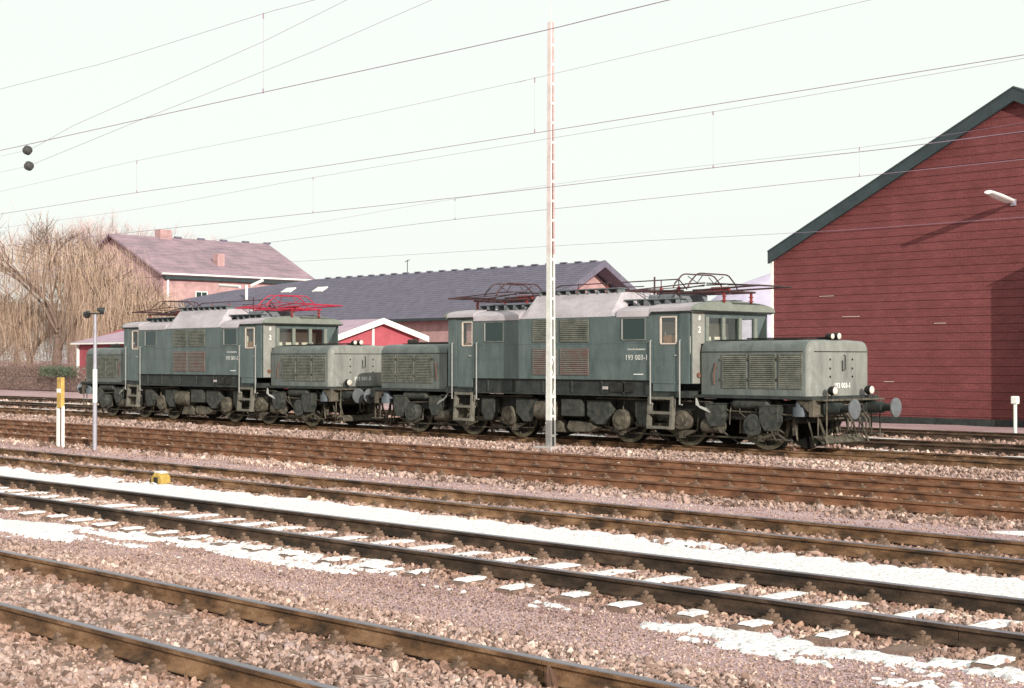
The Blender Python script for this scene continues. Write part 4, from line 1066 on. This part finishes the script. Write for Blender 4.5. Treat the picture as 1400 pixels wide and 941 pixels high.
MB().box(-.09,.09,-.015,.03,-.09,.12).build('wall_plate', M['postgrey'], wl)

# ------------------------------------------------------------------ red shed with pale roof, between and behind the locomotives
YF = 54.0
A = at(99,467,YF); B = at(453,464,YF); xg = B.x
ap = atx(523,436,xg); bk = atx(583,461,xg)
ze = (A.z+B.z)/2; zr = ap.z; yr = ap.y; yb = bk.y
rs_ = empty('red_shed', (xg, YF, -.2)); tag(rs_, 'long low bright red shed with white fascias and a pale pinkish roof', 'shed')
def rl(x, y, z): return (x-xg, y-YF, z+.2)
wlm = MB(); wlm.prism([rl(0,YF+.35,-.2)[1:], rl(0,yb-.35,-.2)[1:], rl(0,yb-.35,bk.z-.05)[1:], rl(0,yr,zr-.16)[1:], rl(0,YF+.35,ze-.05)[1:]], 0, A.x-xg+.4, -.3)
wlm.build('wall', M['shedred'], rs_)
def slab(parent, name, pts, th, material):
    """a roof slab through the corner points, th thick"""
    pts = [Vector(p) for p in pts]; n_ = (pts[1]-pts[0]).cross(pts[2]-pts[0]).normalized()
    if n_.z < 0: n_ = -n_
    k_ = len(pts); m_ = MB(); m_.add([p for p in pts] + [p-n_*th for p in pts], [tuple(range(k_)), tuple(range(2*k_-1, k_-1, -1))] + [(i, i+k_, (i+1) % k_+k_, (i+1) % k_) for i in range(k_)])
    return m_.build(name, material, parent)
hipx = A.x + (yr-YF)*.9
slab(rs_, 'roof', [rl(A.x,YF,ze), rl(xg,YF,ze), rl(xg,yr,zr), rl(hipx,yr,zr)], .08, M['shedroof'])
slab(rs_, 'roof', [rl(A.x,yb,bk.z), rl(xg,yb,bk.z), rl(xg,yr,zr), rl(hipx,yr,zr)], .08, M['shedroof'])
slab(rs_, 'hip', [rl(A.x,YF,ze), rl(A.x,yb,bk.z), rl(hipx,yr,zr)], .08, M['shedroof'])
def bar(parent, name, p, q, t, h_, material):
    p, q = Vector(p), Vector(q); m_ = MB(); d = Vector((t,0,0)) if abs((q-p).y) > abs((q-p).x) else Vector((0,t,0)); u = Vector((0,0,h_))
    m_.add([p, q, q+d, p+d, p+u, q+u, q+d+u, p+d+u], [(0,3,2,1),(4,5,6,7),(0,1,5,4),(1,2,6,5),(2,3,7,6),(3,0,4,7)]); return m_.build(name, material, parent)
bar(rs_, 'barge_board', rl(xg+.02,YF-.1,ze-.30), rl(xg+.02,yr,zr-.30), .12, .34, M['gutter'])
bar(rs_, 'barge_board', rl(xg+.02,yb+.1,bk.z-.30), rl(xg+.02,yr,zr-.30), .12, .34, M['gutter'])
bar(rs_, 'gutter', rl(A.x-.1,YF-.12,ze-.16), rl(xg,YF-.12,ze-.16), .12, .12, M['gutter'])
MB().box(A.x-xg+.22, A.x-xg+.38, .20, .36, 0, ze-.0).build('corner_post', M['gutter'], rs_)
P = atx(515,450,xg+.1); MB().box(-.27,-.20, P.y-YF-.07, P.y-YF+.07, 0, P.z+.45).build('gable_pipe', M['gutter'], rs_)

# ------------------------------------------------------------------ long purple-slated goods shed
YE = 75.0
e0 = at(610,434,YE); ze = e0.z; xr = at(732,434,YE).x
rg = atx(825,357,xr); YR_, ZR = rg.y, rg.z
lft = at(430,381,YR_)
gs = empty('goods_shed', (xr, YE, -.2)); tag(gs, 'long goods shed with a large dark purple slate roof and pink gable', 'shed')
def gl(x, y, z): return Vector((x-xr, y-YE, z+.2))
def onroof(x, y):
    o = Vector((0,0,H)); d = Vector(ray(x, y)); n_ = Vector((0, ZR-ze, -(YR_-YE))); p0 = Vector((0, YE, ze))
    return o + d*((p0-o).dot(n_)/d.dot(n_))
c1 = onroof(243,411); c2 = onroof(309,398.5)
lfx = lft.x
slab(gs, 'roof', [gl(c1.x,YE,ze), gl(xr,YE,ze), gl(xr,YR_,ZR), gl(lfx,YR_,ZR), gl(*c2), gl(*c1)], .18, M['slate'])
bz = 2*YR_-YE
slab(gs, 'roof', [gl(lfx,bz,ze), gl(xr,bz,ze), gl(xr,YR_,ZR), gl(lfx,YR_,ZR)], .18, M['slate'])
# slate courses as shallow steps
for k in range(1, 24):
    f = k/24; y = YE+(YR_-YE)*f; z_ = ze+(ZR-ze)*f
    MB().box(c1.x-xr+ (lfx-c1.x)*f + .3, -.02, y-YE-.02, y-YE+.03, z_+.2+.0, z_+.2+.008).build('slate_course', M['slate'], gs)
MB().box(lfx-xr-3, -.6, .8, 2*(YR_-YE)-.8, 0, ze).build('wall', M['pinkbrick'], gs)
MB().prism([(.8,ze),(2*(YR_-YE)-.8,ze),(YR_-YE,ZR-.1)], 0, -3, -1.6).build('gable_wall', M['pinkbrick'], gs)
for s, ya in ((-1, YE), (1, bz)):
    bar(gs, 'barge_board', gl(xr-.05, ya, ze-.45), gl(xr-.05, YR_, ZR-.45), .25, .50, M['slate'])
bar(gs, 'gutter', gl(c1.x, YE-.15, ze-.22), gl(xr, YE-.15, ze-.22), .18, .16, M['barge'])
MB().box(-40, -.5, 1.2, 1.35, ze-.85, ze-.45).build('white_fascia', M['gutter'], gs)
for k in range(22):
    x = lfx + 2 + (xr-lfx-3)*k/21
    MB().box(x-xr-.30, x-xr+.30, YR_-YE-.12, YR_-YE+.12, ZR+.2, ZR+.29).build('ridge_vent', M['slate'], gs)
for (x, y) in ((394,398), (437,397)):
    p = onroof(x, y); q_ = gl(*p); g_ = (ZR-ze)/(YR_-YE)
    slab(gs, 'skylight', [q_+Vector((-.7,-.35,.12-.35*g_)), q_+Vector((.7,-.35,.12-.35*g_)), q_+Vector((.7,.35,.12+.35*g_)), q_+Vector((-.7,.35,.12+.35*g_))], .1, M['gutter'])
for (xa, ya, xb, yb_) in ((343,394,360,386), (300,393,328,395)):
    p = onroof(xa, ya); q_ = onroof(xb, yb_)
    MB().tube([gl(*p)+Vector((0,0,.2)), gl(*q_)+Vector((0,0,.2))], .14, 8).build('roof_flashing', M['gutter'], gs)
p = onroof(337,410); MB().tube([gl(*p), gl(*p)+Vector((0,0,1.35))], .13, 8).build('vent_pipe', M['gutter'], gs)
p = at(557,371,YR_); an = MB(); q_ = gl(*p); an.tube([q_-Vector((0,0,.2)), q_+Vector((0,0,.95))], .035, 5); an.tube([q_+Vector((-.3,0,.8)), q_+Vector((.3,0,.95))], .03, 5); an.build('antenna', M['blackmetal'], gs)

# ------------------------------------------------------------------ old brick house
YG = 84.0
apx = at(155,320,YG); eav = at(228,374,YG); xe = eav.x; ze = eav.z
rf2 = at(365,335, 1); k_ = apx.x/rf2.x; yrf = k_; rfar = Vector((apx.x, yrf, apx.z))
efar = atx(432,381,xe); yef = efar.y
hw = xe-apx.x
hs = empty('brick_house', (xe, YG, -.2)); tag(hs, 'tall old pinkish brick house with a big hipped tile roof and white gutter', 'house')
def hl(x, y, z): return Vector((x-xe, y-YG, z+.2))
xw = apx.x-hw
ov = .6
slab(hs, 'roof', [hl(xe,YG-ov,ze), hl(xe,yef,ze), hl(apx.x,yrf,apx.z), hl(apx.x,YG-ov,apx.z)], .22, M['tileroof'])
slab(hs, 'roof', [hl(xw,YG-ov,ze), hl(xw,yef,ze), hl(apx.x,yrf,apx.z), hl(apx.x,YG-ov,apx.z)], .22, M['tileroof'])
slab(hs, 'hip', [hl(xe,yef,ze), hl(xw,yef,ze), hl(apx.x,yrf,apx.z)], .22, M['tileroof'])
MB().box(xw-xe+.7, -.7, 0, yef-YG-.6, 0, ze-.05).build('wall', M['pinkbrick'], hs)
MB().prism([(-.7,ze-.1),(xw-xe+.7,ze-.1),(apx.x-xe,apx.z-.15)], 1, .0, 1.0).build('gable_wall', M['pinkbrick'], hs)
bar(hs, 'gutter', hl(xe,YG-ov,ze-.10), hl(xe,yef,ze-.10), .16, .16, M['gutter'])
bar(hs, 'soffit', hl(xe-.7,YG,ze-.55), hl(xe-.7,yef-.6,ze-.55), .5, .36, M['barge'])
MB().tube([(-.55,.5,ze-.1),(-.6,.5,ze-.9),(-.6,.5,0)], .12, 8).build('downpipe', M['gutter'], hs)
def onhouse(x, y):
    o = Vector((0,0,H)); d = Vector(ray(x, y)); n_ = Vector((apx.z-ze, 0, -(apx.x-xe))); p0 = Vector((xe,0,ze))
    return o + d*((p0-o).dot(n_)/d.dot(n_))
p = hl(*onhouse(299,362)); MB().box(p.x-.5,p.x+.5,p.y-.45,p.y+.45,p.z-.5,p.z+1.15).build('chimney', M['pinkbrick'], hs, bevel=.03)
p = hl(*at(215,322,YG+8)); MB().box(apx.x-xe-.6,apx.x-xe+.6,5.5,7.0,apx.z-.5,apx.z+1.0).build('chimney', M['pinkbrick'], hs, bevel=.03)
for k in range(5):
    y = YG + (yrf-YG)*(.40+.15*k); MB().box(apx.x-xe-.2, apx.x-xe+.2, y-YG-.4, y-YG+.4, apx.z+.15, apx.z+.36).build('ridge_vent', M['slate'], hs)
for k in range(1, 12):
    f = k/12; x = xe+(apx.x-xe)*f; z_ = ze+(apx.z-ze)*f
    MB().box(x-xe-.03, x-xe+.03, -ov+.05, (yef+(yrf-yef)*f)-YG-.3, z_+.2, z_+.2+.012).build('tile_course', M['tileroof'], hs)
for k in range(3):
    y = 4+k*5.5
    wn = MB().box(-.72,-.66,y,y+1.3,ze-3.4,ze-1.6).build('window', M['darkglass'], hs)
    fm_ = MB()
    for (a, b_, c_, d_) in ((y-.1,y+1.4,ze-3.5,ze-3.4),(y-.1,y+1.4,ze-1.6,ze-1.5),(y-.1,y,ze-3.4,ze-1.6),(y+1.3,y+1.4,ze-3.4,ze-1.6),(y+.62,y+.68,ze-3.4,ze-1.6)): fm_.box(-.68,-.62,a,b_,c_,d_)
    fm_.build('window_frame', M['gutter'], wn)

# ------------------------------------------------------------------ trees
def grow(m, p, d, L_, r, depth, tips, rnd, droop=0.0, n=3):
    pts = [p.copy()]; q = p.copy(); dd = d.copy()
    for k in range(3):
        dd = (dd + Vector((rnd.uniform(-.22,.22), rnd.uniform(-.22,.22), rnd.uniform(-.10,.16)-droop))).normalized(); q = q + dd*L_/3; pts.append(q.copy())
    m.tube(pts, [r, r*.85, r*.7, r*.55], 6 if depth > 2 else 4, caps=False)
    if depth <= 0: tips.append((q, dd)); return
    if depth <= 2: tips.append((q, dd)); tips.append((pts[2], dd))
    for k in range(n if depth > 1 else n+1):
        a = rnd.uniform(0, 2*math.pi); sp = rnd.uniform(.35,.75)
        nd = (dd + Vector((math.cos(a)*sp, math.sin(a)*sp, rnd.uniform(-.1,.35)))).normalized()
        grow(m, q if k else pts[2], nd, L_*rnd.uniform(.68,.85), r*.58, depth-1, tips, rnd, droop, n)
def willow(px, Y, top_y, label, seed, strands, spread=1.0):
    rnd = random.Random(seed); b = at(px, 530, Y); hgt = at(px, top_y, Y).z+.2
    t_ = empty('willow_tree', (b.x, Y, -.2)); tag(t_, label, 'tree', 'weeping willows in the background')
    tr = MB(); tips = []
    tr.tube([(0,0,0),(-.1,0,hgt*.15),(.15,0,hgt*.30)], [.48,.40,.34], 9)
    for k in range(6):
        a = 2*math.pi*k/6 + rnd.uniform(-.3,.3)
        grow(tr, Vector((.1,0,hgt*(.22+.03*k))), Vector((math.cos(a)*.55*spread, math.sin(a)*.55*spread, 1)).normalized(), hgt*.27, .20, 4, tips, rnd, .02)
    kz = hgt/max(q.z for q, _ in tips); tr.v = [(x, y, z*kz) for x, y, z in tr.v]
    for q, _ in tips: q.z *= kz
    tr.build('trunk', M['bark'], t_, smooth=60)
    zmax = hgt
    s_ = MB(); vs = []; fs = []
    for i in range(strands):
        q, dd = tips[rnd.randrange(len(tips))]
        if q.z > zmax*.80 and rnd.random() < .75: continue
        q = q + Vector((rnd.gauss(0,.45), rnd.gauss(0,.45), rnd.gauss(0,.3)))
        ln = min(rnd.choice((rnd.uniform(1.2, 3.5), rnd.uniform(3, 7.5))), q.z-.6); 
        if ln < .5: continue
        out = Vector((q.x, q.y, 0)); out = out.normalized()*rnd.uniform(.1,.8) if out.length > .01 else Vector((.3,0,0))
        a = rnd.uniform(0, math.pi); w_ = rnd.uniform(.006,.013); off = Vector((math.cos(a)*w_, math.sin(a)*w_, 0)); n0 = len(vs); sg_ = 5
        ph = rnd.uniform(0, 6)
        for k in range(sg_+1):
            f = k/sg_; c = q + out*(1-(1-f)**2) + Vector((math.sin(ph+f*4)*.20, math.cos(ph+f*3)*.20, .25*math.sin(f*3.1)*(1-f) - ln*f))
            vs += [c-off*(1-.6*f), c+off*(1-.6*f)]
        for k in range(sg_): fs.append((n0+2*k, n0+2*k+1, n0+2*k+3, n0+2*k+2))
    s_.add(vs, fs); me = bpy.data.meshes.new('hanging_crown'); me.from_pydata(s_.v, [], s_.f); me.materials.append(M['strand'])
    link(bpy.data.objects.new('hanging_crown', me), t_)
def bare(px, Y, top_y, label, seed, depth=5, wide=.6):
    rnd = random.Random(seed); b = at(px, 525, Y); hgt = at(px, top_y, Y).z+.2
    t_ = empty('bare_tree', (b.x, Y, -.2)); tag(t_, label, 'tree')
    tr = MB(); tips = []
    tr.tube([(0,0,0),(.1,0,hgt*.18),(0,.1,hgt*.36)], [.35,.30,.24], 8)
    for k in range(4):
        a = 2*math.pi*k/4+rnd.uniform(-.4,.4)
        grow(tr, Vector((0,.05,hgt*(.28+.03*k))), Vector((math.cos(a)*wide, math.sin(a)*wide, 1)).normalized(), hgt*.24, .14, depth-1, tips, rnd)
    kz = hgt/max(q.z for q, _ in tips); tr.v = [(x, y, z*kz) for x, y, z in tr.v]
    for q, _ in tips: q.z *= kz
    tr.build('trunk', M['bark'], t_, smooth=60)
    vs = []; fs = []
    for q, dd in tips:
        for j in range(6):
            e_ = (dd + Vector((rnd.uniform(-.9,.9), rnd.uniform(-.9,.9), rnd.uniform(-.5,.7)))).normalized()*rnd.uniform(.6,1.7); a = rnd.uniform(0,3.14); off = Vector((math.cos(a)*.011, math.sin(a)*.011, 0)); n0 = len(vs)
            md_ = q+e_*.5+Vector((0,0,rnd.uniform(-.1,.1)))
            vs += [q-off, q+off, md_-off*.7, md_+off*.7, q+e_]; fs += [(n0,n0+1,n0+3,n0+2), (n0+2,n0+3,n0+4)]
    me = bpy.data.meshes.new('twigs'); me.from_pydata([tuple(v) for v in vs], [], fs); me.materials.append(M['twig']); link(bpy.data.objects.new('twigs', me), t_)
willow(78, 62, 278, 'tallest weeping willow, trunk in the open left of the house', 11, 3600, .85)
willow(180, 66, 368, 'low yellowish weeping willow hanging in front of the brick house gable', 12, 4200, .9)
willow(-12, 60, 385, 'weeping willow cut by the left edge of the view', 14, 3200, 1.0)
willow(132, 70, 366, 'weeping willow between the tallest one and the house', 15, 3200, .9)
willow(40, 68, 392, 'low weeping willow left of the tallest one', 16, 2600, .9)
bare(22, 78, 322, 'bare pinkish tree behind the willows near the left edge', 21)
bare(150, 100, 290, 'bare tree rising just left of the brick house ridge', 22, 5, .35)
bare(208, 112, 303, 'bare tree top showing behind the brick house chimney', 23, 5, .45)
bare(100, 90, 300, 'bare tree behind the tallest willow', 24)

# ------------------------------------------------------------------ hedge, ivy, far hill
def brush(name, x0, x1, y0, y1, h_, n, material, label, seed, zb=-.2):
    rg_ = np.random.default_rng(seed); vs = []; fs = []
    b = empty(name, (x0, y0, zb)); tag(b, label, 'hedge')
    X = rg_.uniform(0, x1-x0, n); Y = rg_.uniform(0, y1-y0, n); Z = rg_.random(n)**.8*h_*(.75+.5*vnoise(X, Y, 2.2))
    for x, y, z in zip(X, Y, Z):
        a = rg_.uniform(-1,1,3); c = rg_.uniform(-1,1,3); s = .10; n0 = len(vs)
        vs += [(x, y, z), (x+a[0]*s, y+a[1]*s, z+a[2]*s*1.5), (x+c[0]*s*.8, y+c[1]*s*.8, z+c[2]*s)]; fs.append((n0, n0+1, n0+2))
    me = bpy.data.meshes.new('foliage'); me.from_pydata(vs, [], fs); me.materials.append(material); f = link(bpy.data.objects.new('foliage', me), b)
    if x1-x0 > 5: MB().box(.2, x1-x0-.2, .5, y1-y0-.3, 0, h_*.55).build('stems', material, b, bevel=.1)
brush('winter_hedge', -135, -92, 50.5, 53.0, 1.75, 26000, M['hedge'], 'low brown winter hedge below the willows at left', 5)
brush('ivy_clump', at(52,515,50.2).x, at(97,515,50.2).x, 50.1, 50.9, .62, 1500, M['ivy'], 'green ivy clump on top of the brown hedge left of the red shed', 6, .85)
brush('scrub', -150, -100, 57, 60, 3.0, 14000, M['hedge'], 'taller brown scrub standing behind the low hedge at left', 8)
hx = np.linspace(-1100, 100, 160); hm = MB(); vs = []; fs = []
hz = 18 + 32*np.exp(-((hx+448)/45)**2) + 3*np.sin(hx/37.0) - 14/(1+np.exp((hx+500)/20)) 
for i, x in enumerate(hx): vs += [(x, 560, -1), (x, 600, max(2, hz[i]*.8)), (x, 640, max(3, hz[i])), (x, 800, -1)]
for i in range(len(hx)-1):
    for j in range(3): fs.append((i*4+j, (i+1)*4+j, (i+1)*4+j+1, i*4+j+1))
hm.add(vs, fs); hl_ = hm.build('hills', M['hill'], None, smooth=60); tag(hl_, kind='structure')
